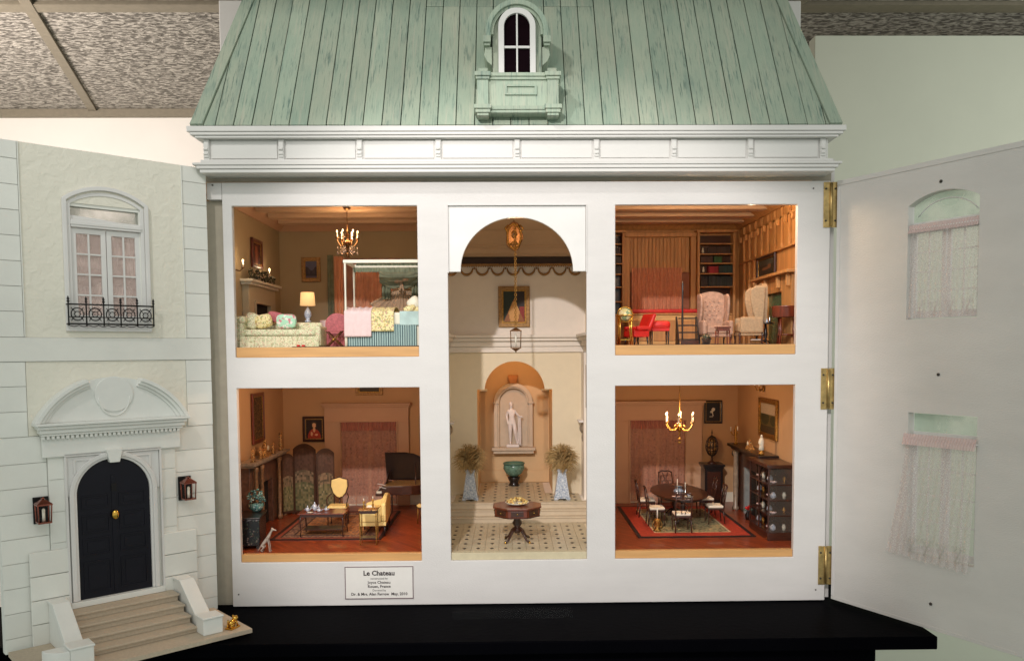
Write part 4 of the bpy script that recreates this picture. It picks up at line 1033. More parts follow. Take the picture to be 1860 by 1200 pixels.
def blob_arrangement(name, label, cat, loc, w, d, h, m, n=60, sz=.004, base=None):
    o = thing(name, label, cat, loc); mb = MB()
    for i in range(n):
        a = random.uniform(-1, 1); b = random.uniform(-1, 1); t = random.random() ** 1.3
        mb.ball((a * w, b * d, .002 + t * h * (1 - .5 * abs(a))), (sz * random.uniform(.6, 1.2), sz * random.uniform(.6, 1.2), sz * random.uniform(.5, 1.3)), 4)
    part('sprigs', mb, m, o)
    if base: part('container', B(-w, w, -d, d, -.001, .004), base, o, bevel=.001)
    return o

# ---------------- bedroom
chandelier('bedroom_chandelier', 'small dark crystal chandelier hanging from the bedroom ceiling', (-.330, .20, .228), .2925, .0205, 6, ANTQ, .55, drop=.006, candle=.010, glitter=CRYST)
fp = thing('bedroom_fireplace', 'plain olive fireplace with white shelf on the bedroom side wall', 'fireplace', (-.5475, .30, FU))
OLT = mat('olive_mantel_paint', S(190, 176, 146), .6, var=.03)
part('chimney_piece', MB().plate([-.095, -.052, .052, .095], [0, .001, .094, .135], {(1, 0), (1, 1)}, 0, .014), OLT, fp, bevel=.0008).rotation_euler = (0, 0, -pi / 2)
part('mantel_shelf', B(0, .026, -.108, .108, .1355, .141).box(0, .020, -.102, .102, .130, .1353), IVORY, fp, bevel=.0008)
part('firebox', B(.0004, .008, -.0515, .0515, 0, .0938), FIREBOX, fp)
part('slip_moulding', B(.0145, .0165, -.058, -.052, 0, .100).box(.0145, .0165, .052, .058, 0, .100).box(.0145, .0165, -.0518, .0518, .0942, .100), OLT, fp)
blob_arrangement('mantel_garland', 'dark leafy garland with small blooms along the bedroom mantel', 'garland', (-.530, .285, FU + .1412), .010, .075, .022, LEAFY, 90, .0042)
for k, (y, lb) in enumerate(((.165, 'lit candle sconce on the bedroom wall nearest the frame'), (.346, 'lit candle sconce on the far side of the bedroom mantel'))):
    s = thing('wall_sconce', lb, 'sconce', (-.5475, y, .165))
    part('sconce_arm', MB().tube([(0, 0, 0), (.010, 0, -.003), (.016, 0, .003)], .001, 6).lathe([(.001, 0), (.004, .002), (.002, .003)], (.016, 0, .002), 8), ANTQ, s)
    part('sconce_candle', MB().cyl((.016, 0, .004), (.016, 0, .014), .0016, n=7), CANDLE, s)
    part('sconce_flame', MB().ball((.016, 0, .0172), (.0016, .0016, .0032), 6), FLAME, s)
    point('sconce_light', (-.526, y, .184), .03, .004, (1, .72, .45))
# sofa
sf = thing('floral_sofa', 'green and cream floral chintz sofa with skirt at the front of the bedroom', 'sofa', (-.430, .066, FU))
part('seat', B(-.066, .070, -.028, .030, .0215, .034), FLORAL, sf, bevel=.004, seg=3)
part('skirt', MB().sheet(lambda u, v: (-.072 + .148 * u, -.031 - .0016 * sin(u * 60) - .003 * (1 - v), .0005 + .0205 * v), 120, 4).box(-.070, .074, -.028, .032, .0005, .021), FLORAL, sf)
part('backrest', B(-.066, .070, .022, .034, .022, .048), FLORAL, sf, bevel=.006, seg=3)
part('arm', B(-.079, -.062, -.030, .034, .002, .052).box(-.081, -.058, -.033, .030, .044, .0585), FLORAL, sf, bevel=.006, seg=3)
part('arm', B(.068, .078, -.026, .034, .002, .040), FLORAL, sf, bevel=.004, seg=3)
part('arm_panel', B(-.0775, -.0655, -.0335, -.0325, .004, .038), FLORAL, sf)
cushion('cushion', 'green and cream floral cushion leaning on the left sofa arm', (-.484, .060, .0595), (.013, .007, .015), FLORAL, (.1, .35, .2))
cushion('cushion', 'pale yellow floral cushion beside the left sofa arm', (-.462, .060, .0585), (.016, .008, .013), FLORALY, (.15, -.2, 0))
cushion('cushion', 'mint green cushion with roses at the middle of the sofa', (-.421, .066, .0585), (.019, .007, .0135), MINT, (.15, 0, 0))
cushion('cushion', 'rose red cushion behind the mint green one', (-.446, .082, .067), (.015, .006, .010), PINKT, (.1, .2, 0))
lt = thing('lamp_table', 'small dark round table carrying the lit bedroom lamp', 'table', (-.417, .215, FU))
part('table_top', MB().lathe([(.019, 0), (.019, .002)], (0, 0, .050), 20), DKWOOD, lt)
part('table_pedestal', MB().lathe([(.012, 0), (.004, .004), (.003, .025), (.005, .035), (.002, .050)], (0, 0, 0), 12), DKWOOD, lt)
tl = thing('table_lamp', 'lit table lamp with a drum shade and porcelain base', 'lamp', (-.417, .215, FU + .0522))
part('lamp_base', MB().lathe([(.005, 0), (.007, .003), (.003, .006), (.0075, .014), (.007, .021), (.003, .028), (.001, .031), (.001, .036)], (0, 0, 0), 16), PORC, tl)
part('lamp_shade', MB().lathe([(.0155, 0), (.0135, .027)], (0, 0, .0345), 28).lathe([(.0132, .027), (.0150, .0003)], (0, 0, .0345), 28), SHADEM, tl)
point('table_lamp_light', (-.417, .212, .112), .07, .008, (1, .7, .42))
wt = thing('draped_table', 'low round table under a white cloth behind the rose chair', 'table', (-.388, .285, FU))
part('tablecloth', MB().sheet(lambda u, v: ((.020 + .006 * (1 - v) + .0015 * (1 - v) * sin(u * 2 * pi * 9)) * cos(u * 2 * pi), (.020 + .006 * (1 - v) + .0015 * (1 - v) * sin(u * 2 * pi * 9)) * sin(u * 2 * pi), .058 * v), 72, 5).lathe([(.020, 0), (.0198, .001)], (0, 0, .058), 36), PINKB, wt)
pc = thing('rose_chair', 'rose pink damask slipper chair with rounded back beside the bed', 'chair', (-.340, .110, FU))
part('seat', B(-.021, .023, -.018, .020, .012, .030), PINKT, pc, bevel=.004, seg=3)
part('backrest', MB().prism([(-.022, .028)] + arc(.002, .046, .0235, 180, 0, 16, .021) + [(.0255, .028)], 'y', .012, .022), PINKT, pc, bevel=.003, seg=3)
part('chair_skirt', MB().sheet(lambda u, v: (-.022 + .046 * u, -.019 - .001 * sin(u * 40), .0005 + .018 * v), 60, 2).box(-.021, .0235, -.0175, .020, .0005, .0118), PINKT, pc)
fs_ = thing('folding_stool', 'gilt crossed-leg folding stool in front of the rose chair', 'stool', (-.332, .070, FU))
part('leg', MB().tube([(-.016, -.008, 0), (.014, -.008, .030)], .0012, 6), ANTQ, fs_); part('leg', MB().tube([(.016, -.010, 0), (-.014, -.010, .030)], .0012, 6), ANTQ, fs_)
part('leg', MB().tube([(-.016, .008, 0), (.014, .008, .030)], .0012, 6), ANTQ, fs_); part('leg', MB().tube([(.016, .010, 0), (-.014, .010, .030)], .0012, 6), ANTQ, fs_)
part('stool_sling', B(-.016, .016, -.011, .011, .030, .0315), PINKT, fs_, bevel=.0006)
part('boss', MB().ball((0, -.0115, .0150), .0024, 6), BRASS, fs_)
sl = thing('slippers', 'tiny red and white slippers on the floor before the sofa', 'slippers', (-.385, .026, FU))
for s in (-1, 1): part('slipper', MB().ball((s * .0045, 0, .0026), (.0032, .006, .0026), 6, .8), REDF, sl); part('slipper_lining', MB().ball((s * .0045, .003, .0044), (.0022, .0026, .0012), 5), IVORY, sl)
# four-poster bed
bed = thing('four_poster_bed', 'white four-poster bed with blue striped skirt, its head beyond the frame', 'bed', (-.235, .085, FU))
bx0, bx1, by0, by1 = -.0695, .0700, -.045, .042
for x, y in ((bx0, by0), (bx0, by1), (bx1, by0), (bx1, by1)):
    part('bed_post', MB().lathe([(.0028, 0), (.0028, .02), (.0018, .024), (.0024, .04), (.0022, .07), (.0016, .10), (.0022, .14), (.0020, .157)], (x, y, 0), 10), IVORY, bed)
for y in (by0, by1): part('canopy_rail', B(bx0 - .003, bx1 + .003, y - .0028, y + .0028, .1545, .1605), IVORY, bed, bevel=.0005)
for x in (bx0, bx1): part('canopy_rail', B(x - .0028, x + .0028, by0 + .003, by1 - .003, .1548, .1602), IVORY, bed, bevel=.0005)
part('canopy_valance', fold(bx0, bx1, .146, .1545, by1 - .004, .0012, 14, 3), SAGE, bed)
part('canopy_valance', fold(bx0 + .02, bx1, .150, .1545, by0 + .004, .0008, 14, 3), SAGE, bed)
part('mattress', B(bx0 + .001, bx1 - .001, by0 + .001, by1 - .001, .040, .064), IVORY, bed, bevel=.004, seg=3)
sk = lambda u, v: (bx0 + .003 + (bx1 - bx0 - .012) * u, by0 - .0012 + .0009 * (1 if sin(u * 2 * pi * 34) > 0 else -1), .002 + .040 * v)
def striped():
    m, nt, b = nmat('teal_striped_skirt'); N, L = nt.nodes, nt.links
    tc = N.new('ShaderNodeTexCoord'); w = N.new('ShaderNodeTexWave'); w.inputs['Scale'].default_value = 72; w.inputs['Distortion'].default_value = .6
    L.new(tc.outputs['Object'], w.inputs['Vector']); r = N.new('ShaderNodeValToRGB')
    r.color_ramp.elements[0].color = S(84, 108, 112); r.color_ramp.elements[1].color = S(166, 190, 186); r.color_ramp.elements[0].position = .25; r.color_ramp.elements[1].position = .6
    L.new(w.outputs['Color'], r.inputs['Fac']); L.new(r.outputs['Color'], b.inputs['Base Color']); b.inputs['Roughness'].default_value = .75; return m
part('striped_skirt', MB().sheet(sk, 272, 2, False), striped(), bed)
part('skirt_braid', B(bx0 + .002, bx1 - .008, by0 - .003, by0 - .0006, .0005, .0022), EBONY, bed)
part('bed_base', B(bx0 + .002, bx1 - .002, by0 + .003, by1 - .002, .0025, .0395), IVORY, bed)
part('bolster', B(.036, .066, -.036, .034, .0645, .074), FLORALY, bed, bevel=.004, seg=3)
part('sheet_fold', B(.030, .069, by0 - .0022, by0 + .0012, .040, .066), mat('pale_blue_sheet', S(190, 214, 210), .8), bed, bevel=.001)
def drape(x0, x1, ztop, y0, y1, drop, wav, k):
    def fn(u, v):
        x = x0 + (x1 - x0) * u; t = v * (drop + (y1 - y0))
        if t < drop: return (x, y0 - .0035 - wav * .5 * (1 + sin(u * k)) * (1 - t / drop), ztop - drop + t)
        q = (t - drop) / (y1 - y0); return (x, y0 - .0035 * (1 - min(1, q * 9)) + (y1 - y0) * q, ztop + .0035 * min(1, q * 9) + wav * .6 * sin(u * k + q * 5) + .006 * sin(pi * min(1, q)))
    return MB().sheet(fn, 44, 36)
tag(part('pink_blanket', (lambda m_: m_)(drape(-.3065, -.257, FU + .0650, .0385, .120, .046, .0016, 26)), PINKB, solid=.0016), 'pale pink blanket draped over the foot of the four-poster bed', 'blanket')
tag(part('floral_throw', drape(-.2565, -.2155, FU + .0650, .0385, .118, .036, .001, 18), FLORALY, solid=.0014), 'yellow floral throw folded over the middle of the bed', 'throw')
cushion('pillow', 'white lace-edged pillow propped at the head of the bed', (-.180, .070, .0900), (.013, .018, .013), IVORY, (0, -.7, 0))
cushion('pillow', 'floral pillow lying in front of the bed head', (-.188, .055, .080), (.012, .010, .006), FLORALY, (0, -.3, 0))
bd = thing('bed_head_drapery', 'sage and tan pleated drapery gathered into a bow at the bed head', 'drapery', (-.225, .20, FU))
ap_ = Vector((.006, 0, .128))
def fan_(u, v):
    a = -1.05 + 1.85 * u; R_ = .001 + (.078 if u < .8 else .070) * (1 - v); return (ap_.x + R_ * sin(a), -.004 - .002 * sin(u * 70) * (1 - v) + .02 * abs(u - .5), ap_.z - R_ * cos(a) * .95)
part('pleated_fan', MB().sheet(fan_, 110, 8), TAND, bd)
part('sage_swag', MB().sheet(lambda u, v: (-.040 + .078 * u, -.007 - .005 * sin(v * 3) - .002 * sin(v * 22), .163 - .012 * v - .030 * v * sin(pi * u) - .02 * v * abs(u - .5) * 2), 40, 18), SAGE, bd)
part('side_jabot', fold(-.036, -.018, .098, .158, -.006, .0024, 3, 6), SAGE, bd); part('side_jabot', fold(.024, .040, .090, .158, -.006, .0024, 3, 6), SAGE, bd)
part('bow', MB().ball((-.003, -.012, .133), (.007, .003, .0035), 6).ball((.013, -.012, .136), (.007, .003, .0035), 6).ball((.005, -.013, .132), (.003, .003, .003), 6).tube([(.005, -.013, .130), (.001, -.012, .112)], .0024, 6).tube([(.005, -.013, .130), (.010, -.012, .110)], .0024, 6), TAND, bd)
picture((-.196, BK - .004, .155), .055, .060, P_land, 'dark framed landscape half hidden behind the bed drapery', EBONY)

# ---------------- library
def bookcase(x0, x1, z0, z1, zs, label, slot):
    o = thing('bookcase', label, 'bookcase', ((x0 + x1) / 2, BK, FU)); w = (x1 - x0) / 2
    part('case_back', B(-w, w, -.003, -.0005, z0 - FU, z1 - FU), DKWOOD, o)
    for s in (-1, 1): part('upright', B(s * w - .003, s * w + .003, -.030, -.0005, 0, z1 - FU + .004), PINE, o, bevel=.0005)
    part('cornice', B(-w - .005, w + .005, -.033, -.0005, z1 - FU + .0042, z1 - FU + .010), PINE, o, bevel=.0008)
    for z in zs: part('shelf', B(-w + .0032, w - .0032, -.028, -.0032, z - FU - .0015, z - FU + .0010), PINE, o, bevel=.0003)
    part('cupboard', B(-w + .0032, w - .0032, -.029, -.0005, 0, z0 - FU - .001), PINE, o, bevel=.0006)
    return o
bookcase(.446, .531, .083, .272, [.250, .226, .204, .180, .149, .085], 'tall pine bookcase with open shelves right of the library window seat', 0)
bookcase(.2195, .268, .083, .272, [.250, .226, .204, .180, .149, .115, .085], 'pine bookcase partly hidden at the left edge of the library', 0)
BC = {}
def bookmat(c):
    if c not in BC: BC[c] = mat('book_cloth_%d_%d_%d' % c, S(*c), .6, var=.08)
    return BC[c]
def books(x0, x1, z, c, h, label, gap=0):
    x = x0; nb_ = 0; ORD = ['leftmost', 'second', 'third', 'fourth', 'fifth', 'sixth', 'seventh', 'eighth', 'ninth', 'tenth', 'eleventh', 'twelfth', 'thirteenth', 'fourteenth', 'fifteenth', 'sixteenth', 'seventeenth', 'eighteenth', 'nineteenth', 'twentieth', 'rightmost']
    while x < x1 - .002:
        w = random.uniform(.0026, .0042); hh = h * random.uniform(.86, 1); k = random.uniform(.85, 1.15); cc = tuple(int(min(255, q * k)) // 6 * 6 for q in c)
        o = part('book', B(-w / 2 + .0001, w / 2 - .0001, -.009, .009, 0, hh), bookmat(cc)); o.location = (x + w / 2, BK - .019, z + .0011)
        tag(o, ORD[nb_] + ' ' + label, 'book', 'books on the library shelves'); x += w + gap; nb_ += 1
books(.483, .500, .204, (52, 96, 50), .016, 'of the green books on the third shelf of the right bookcase')
books(.470, .493, .180, (150, 30, 44), .017, 'of the crimson books on the fourth shelf')
books(.4935, .526, .180, (34, 62, 62), .019, 'of the dark teal books beside the crimson ones')
books(.452, .468, .149, (42, 32, 34), .022, 'of the black bound books on the long lower shelf')
books(.470, .527, .149, (44, 50, 54), .024, 'of the dark grey books in the long lower row')
books(.452, .480, .085, (60, 46, 36), .026, 'of the brown books low behind the pink wing chair')
books(.2285, .262, .226, (56, 44, 50), .017, 'of the dark books on the second shelf of the left bookcase')
books(.2285, .258, .250, (40, 34, 36), .014, 'of the dark books on the top shelf of the left bookcase')
books(.2285, .262, .180, (50, 46, 48), .018, 'of the dark books half way up the left bookcase')
books(.470, .522, .226, (58, 40, 34), .015, 'of the dark brown books on the second shelf of the right bookcase')
books(.4515, .482, .204, (70, 44, 36), .016, 'of the red brown books at the left of the third shelf')
books(.2285, .262, .204, (62, 48, 44), .016, 'of the brown books on the third shelf of the left bookcase')
for x, z in ((.458, .2265), (.460, .1812)):
    t = thing('shelf_figurine', 'pale figurine on the %s shelf of the right bookcase' % ('second' if z > .2 else 'fourth'), 'figurine', (x, BK - .018, z))
    part('figurine_base', MB().lathe([(.004, 0), (.004, .002), (.002, .003)], n=10), EBONY, t)
    part('figurine_body', MB().lathe([(.002, 0), (.0028, .004), (.0016, .008), (.0022, .010), (.0005, .013)], (0, 0, .0031), 10), IVORY, t)
# window seat
ws = thing('window_seat', 'pine window seat with panelled front and pelmet under the library window', 'window seat', (.357, BK, FU))
part('seat_box', B(-.0845, .0850, -.080, -.0005, 0, .072), mat('honey_pine', S(224, 178, 112), .5, var=.1, vs=26, stretch=(1, 1, 6)), ws)
for x in (-.080, -.026, .030): part('seat_panel', B(x, x + .049, -.0825, -.0802, .012, .060), PINE, ws, bevel=.0008)
part('seat_lip', B(-.0845, .0850, -.084, -.0005, .0722, .0760), PINE, ws, bevel=.0006)
for s in (-.0845, .0725): part('window_pilaster', B(s, s + .012, -.020, -.0005, .0762, .262), PINE, ws, bevel=.0006)
for i in range(16):
    x = -.0715 + i * .0088; part('pelmet_board', B(x + .0003, x + .0085, -.014, -.0005, .176, .258), PINE, ws, bevel=.0005)
part('window_recess', B(-.072, .072, -.006, -.0005, .0762, .1758), mat('library_window_dusk', S(150, 88, 56), .6, var=.15, vs=20), ws)
part('sheer_curtain', fold(-.068, .052, .0765, .186, -.018, .0016, 13), lacemat('peach_sheer', S(206, 140, 108), .85, 200, .08), ws)
part('pelmet_cornice', B(-.0845, .0850, -.024, -.0005, .2582, .2680), PINE, ws, bevel=.0008)
tag(part('seat_cushion', B(.2755, .4385, .4085, .4850, .0852, .0945), REDF, bevel=.003, seg=3), 'long bright red cushion on the library window seat', 'cushion')
# right wall panelling and mantel of the library
for y in (.03, .075, .12, .165, .21, .255, .30, .345, .39, .435): hp('wall_stile', B(.5445, .5495, y, y + .010, .205, .284), PINE, bevel=.0006)
hp('wall_rail', B(.5430, .5498, .0130, .470, .2000, .2048), PINE, bevel=.0006); hp('wall_rail', B(.5445, .5498, .0130, .470, .262, .2668), PINE)
for y in (.026, .064, .352, .390, .430): hp('wall_stile', B(.5445, .5495, y, y + .009, FU, .1998), PINE, bevel=.0006)
for y in (.035, .080, .125, .170, .215, .260, .305, .350, .395, .440): hp('frieze_bracket', B(.5370, .5428, y, y + .007, .2485, .2615), PINE, bevel=.0008)
lf = thing('library_fireplace', 'pine fireplace with bracketed mantel on the library side wall', 'fireplace', (.5490, .180, FU))
part('chimney_piece', MB().plate([-.110, -.050, .050, .110], [0, .001, .105, .136], {(1, 0), (1, 1)}, -.014, 0), PINE, lf, bevel=.0008).rotation_euler = (0, 0, -pi / 2)
part('mantel_shelf', B(-.028, 0, -.122, .122, .1365, .1425), PINE, lf, bevel=.001)
for y in (-.10, -.04, .04, .10): part('mantel_bracket', B(-.022, -.0142, y - .004, y + .004, .112, .136), PINE, lf, bevel=.0012)
part('firebox', B(-.007, -.0004, -.0495, .0495, 0, .1045), GREENGL, lf)
# globe
gl = thing('globe_on_stand', 'old terrestrial globe in a gilt four-legged stand at the library edge', 'globe', (.2150, .052, FU))
GLB = speck('globe_map', [(.55, S(206, 196, 140)), (.25, S(140, 160, 120)), (.2, S(230, 220, 170))], 120, .35, .1)
part('globe_ball', MB().ball((0, 0, .0580), .0125, 12), GLB, gl)
part('meridian_ring', MB().tube([(.0142 * cos(t * pi / 16), 0, .0580 + .0142 * sin(t * pi / 16)) for t in range(33)], .0009, 6, False), BRASS, gl)
part('horizon_ring', MB().lathe([(.0136, -.0008), (.0165, -.0008), (.0165, .0008), (.0136, .0008)], (0, 0, .0560), 28), BRASS, gl)
for s in (-1, 1):
    for q in (-1, 1): part('leg', MB().tube([(s * .0115, q * .0115, .0555), (s * .0105, q * .0105, .030), (s * .012, q * .012, .0004)], [.0016, .0012, .0015], 6), BRASS, gl)
part('stretcher', B(-.0115, .0115, -.0008, .0008, .010, .0115).box(-.0008, .0008, -.0115, .0115, .0117, .0130), BRASS, gl)
# red chair
rc = thing('red_armchair', 'bright red leather armchair with slanting back behind the globe', 'armchair', (.243, .095, FU), RAD(-65))
part('seat', B(-.019, .019, -.018, .018, .016, .029), REDF, rc, bevel=.003, seg=3)
part('backrest', MB().add([(-.019, .012, .027), (.019, .012, .027), (.019, .020, .027), (-.019, .020, .027), (-.020, .028, .062), (.020, .028, .062), (.020, .035, .060), (-.020, .035, .060)],
     [(0, 3, 2, 1), (4, 5, 6, 7), (0, 1, 5, 4), (1, 2, 6, 5), (2, 3, 7, 6), (3, 0, 4, 7)]), REDF, rc, bevel=.003, seg=3)
for s in (-1, 1):
    part('arm', B(s * .021 - .003, s * .021 + .003, -.014, .016, .030, .037), REDF, rc, bevel=.002)
    for y in (-.014, .014): part('leg', MB().tube([(s * .016, y, .016), (s * .017, y * 1.1, .0004)], [.0018, .0013], 6), EBONY, rc)
ot = thing('red_footstool', 'bright red padded footstool with dark legs in front of the window seat', 'footstool', (.2925, .125, FU))
part('seat', MB().ball((0, 0, .040), (.021, .016, .0085), 8, .5), REDF, ot)
part('apron', B(-.018, .018, -.013, .013, .028, .034), REDF, ot, bevel=.001)
for s in (-1, 1):
    for q in (-1, 1): part('leg', MB().tube([(s * .016, q * .011, .030), (s * .016, q * .011, .0004)], [.0018, .0012], 6), EBONY, ot)
st = thing('library_steps', 'dark wooden library steps with a tall turned pole', 'steps', (.347, .125, FU))
for i in range(4): part('step', B(-.020 + i * .002, .021, -.018 + i * .009, .018, .010 + i * .0140, .0125 + i * .0140), EBONY, st, bevel=.0004)
for x in (-.019, .020): part('side_board', MB().prism([(-.018, 0), (.018, 0), (.018, .057), (.009, .057)], 'x', x, x + .0018), EBONY, st)
part('pole', MB().lathe([(.0022, 0), (.0016, .02), (.0022, .05), (.0014, .08), (.0020, .118), (.0006, .124)], (-.0125, -.018, 0), 8), EBONY, st)
part('drawer_face', B(-.016, .019, -.0200, -.0182, .001, .0095), DKWOOD, st, bevel=.0004)
# wing chairs
def wing(label, m, loc, rot):
    o = thing('wing_chair', label, 'armchair', loc, rot)
    part('seat', B(-.022, .022, -.024, .018, .022, .038), m, o, bevel=.004, seg=3)
    q = [(-.021, .036), (.021, .036), (.026, .070), (.0265, .096)] + arc(0, .094, .0265, 5, 175, 12, .012) + [(-.0265, .096), (-.026, .070)]
    part('backrest', MB().prism(q, 'y', .016, .0245), m, o, bevel=.003, seg=3)
    for s in (-1, 1):
        w = [(.018, .044), (.021, .100), (.004, .101), (-.004, .094), (-.005, .078), (-.001, .058), (.004, .044)]
        part('wing', MB().prism(w, 'x', s * .0275 - .0025, s * .0275 + .0025), m, o, bevel=.002, seg=2)
        part('arm', B(s * .0265 - .0045, s * .0265 + .0045, -.022, .018, .020, .048), m, o, bevel=.004, seg=3)
        for y in (-.021, .015): part('leg', cabriole(MB(), s * .024, y, .0004, .022, s * .003, -.002 if y < 0 else .004), DKWOOD, o)
    part('seat_rail', B(-.026, .026, -.023, .019, .016, .0218), m, o, bevel=.001)
    return o
w1 = wing('pink tufted wing chair facing us in front of the bookcase', WINGP, (.402, .125, FU), RAD(6))
for j in range(5):
    for i in range(4 - j % 2):
        part('button', MB().ball((-.0135 + i * .009 + (j % 2) * .0045, .0152, .052 + j * .0085), .0016, 4), WINGP, w1)
wing('tan patterned wing chair turned sideways to the pink one', WINGB, (.468, .112, FU), RAD(-96)).scale = (1.12, 1.12, 1.12)
o = thing('small_table', 'small dark red low table before the two wing chairs', 'table', (.3985, .050, FU))
part('table_top', B(-.0135, .0135, -.011, .011, .0315, .034), REDWOOD, o, bevel=.0005); part('apron', B(-.011, .011, -.009, .009, .026, .0313), REDWOOD, o)
for s in (-1, 1):
    for q in (-1, 1): part('leg', MB().tube([(s * .0105, q * .0085, .027), (s * .0115, q * .0095, .0004)], .0013, 6), REDWOOD, o)
o = thing('drinks_table', 'small dark round drinks table beside the tan wing chair', 'table', (.4925, .092, FU))
part('table_top', MB().lathe([(.015, 0), (.0155, .001), (.015, .002)], (0, 0, .040), 20), EBONY, o); part('table_pedestal', MB().lathe([(.003, .004), (.002, .01), (.004, .02), (.002, .04)], n=10), EBONY, o)
for k in range(3):
    a = k * 2.1 + .4; part('leg', MB().tube([(0, 0, .010), (.008 * cos(a), .008 * sin(a), .006), (.013 * cos(a), .013 * sin(a), .0004)], .0013, 6), EBONY, o)
for i, (x, y, h) in enumerate(((.486, .086, .010), (.4925, .084, .007), (.499, .088, .012))):
    tag(part('bottle', MB().lathe([(.0022, 0), (.0022, h * .5), (.0008, h * .7), (.0008, h), (.0012, h + .0008)], (x, y, FU + .0423), 10), SILVER if i != 1 else PORC), ['short silver decanter at the left of the drinks table', 'tiny porcelain jar in the middle of the drinks table', 'taller silver decanter at the right of the drinks table'][i], 'decanter')
o = thing('drum_table', 'red mahogany drum table at the right edge of the library', 'table', (.5270, .075, FU))
part('drum_top', MB().lathe([(.0265, .052), (.027, .070), (.028, .0705), (.028, .073)], n=28), REDWOOD, o, bevel=.0005)
for k in range(4):
    a = k * pi / 2 + .6; part('leg', MB().tube([(.018 * cos(a), .018 * sin(a), .053), (.016 * cos(a), .016 * sin(a), .025), (.021 * cos(a), .021 * sin(a), .0004)], .002, 6), REDWOOD, o)
part('drum_shelf', MB().lathe([(.017, .018), (.017, .020)], n=20), REDWOOD, o)
o = thing('low_jar', 'small gilt footed box on the floor under the tan wing chair', 'box', (.462, .055, FU))
part('box_body', B(-.009, .009, -.005, .005, .002, .008), ANTQ, o, bevel=.001); part('box_lid', B(-.0095, .0095, -.0055, .0055, .0082, .0105), SILVER, o, bevel=.001)
o = thing('plant_basket', 'dark basket of dried leaves below the pink wing chair', 'basket', (.374, .075, FU))
part('basket', MB().lathe([(.006, 0), (.010, .012), (.0105, .013)], n=14), EBONY, o); part('leaves', MB().ball((0, 0, .016), (.009, .007, .005), 6), LEAFY, o)
cl = thing('candelabra', 'dark twin candelabra with pale lit candles left of the library window', 'candelabra', (.2040, .17, FU))
part('stand', MB().lathe([(.010, 0), (.003, .004), (.0025, .09), (.005, .095), (.002, .10)], n=10).tube([(-.005, 0, .106), (-.003, 0, .100), (.003, 0, .100), (.005, 0, .106)], .0012, 6), EBONY, cl)
for s in (-1, 1):
    part('candle', MB().cyl((s * .005, 0, .106), (s * .005, 0, .124), .0016, n=7), CANDLE, cl); part('candle_flame', MB().ball((s * .005, 0, .127), (.0015, .0015, .003), 6), FLAME, cl)
picture((.2065, .17 + .05, .13), .02, .05, P_tapestry, 'narrow dark hanging behind the library candelabra', EBONY, t=.003) if False else None
point('library_light', (.350, .060, .272), .74, .012, (1, .70, .42))  # added light above the opening, out of view, to warm the library
o = thing('unseen_ceiling_lamp', 'unseen brass ceiling lamp added just inside the library opening', 'lamp', (.350, .060, .2925)); part('lamp_cap', MB().lathe([(.006, -.004), (.010, 0)], n=14), ANTQ, o)
point('added_library_light', (.445, .035, .268), .42, .012, (1, .74, .46))  # second added light, out of view, for the right of the library
o = thing('unseen_ceiling_lamp', 'unseen brass ceiling lamp added over the library fireplace corner', 'lamp', (.445, .035, .2925)); part('lamp_cap', MB().lathe([(.006, -.004), (.010, 0)], n=14), ANTQ, o)

# ---------------- living room
lv = thing('marble_fireplace', 'brown marble fireplace with gilt columns on the living room side wall', 'fireplace', (-.5455, .270, FL))
part('chimney_piece', MB().plate([-.115, -.040, .052, .115], [0, .001, .096, .143], {(1, 0), (1, 1)}, 0, .020), PURPM, lv, bevel=.001).rotation_euler = (0, 0, -pi / 2)
part('mantel_shelf', B(0, .036, -.128, .128, .1435, .150).box(0, .030, -.122, .122, .139, .1433), MARBLE, lv, bevel=.001)
part('firebox', B(.0004, .010, -.0515, .0395, 0, .0958), FIREBOX, lv)
for y in (-.100, -.060, .068, .104): part('marble_column', MB().lathe([(.006, 0), (.006, .008), (.0035, .012), (.0045, .05), (.0035, .125), (.006, .132), (.006, .138)], (.0275, y, 0), 12), mat('tan_marble_%d' % int(y * 1000), S(150, 112, 78), .4, var=.25, vs=160), lv)
ca = thing('gilt_mantel_clock', 'ornate gilt clock garniture crowding the living room mantel', 'clock', (-.523, .255, FL + .1502))
part('clock_case', MB().frustum(0, 0, 0, .016, .007, .020, .005, .010).ball((0, 0, .020), (.006, .009, .009), 8), ORNATE, ca)
part('clock_face', MB().tube([(.0055, 0, .018), (.0068, 0, .018)], .0055, 14), IVORY, ca)
part('gilt_scrolls', MB().tube([(0, -.020, .002), (0, -.026, .010), (0, -.016, .014), (0, -.010, .024)], .002, 6).tube([(0, .020, .002), (0, .026, .010), (0, .016, .014), (0, .010, .024)], .002, 6).ball((0, 0, .032), .004, 6), ORNATE, ca)
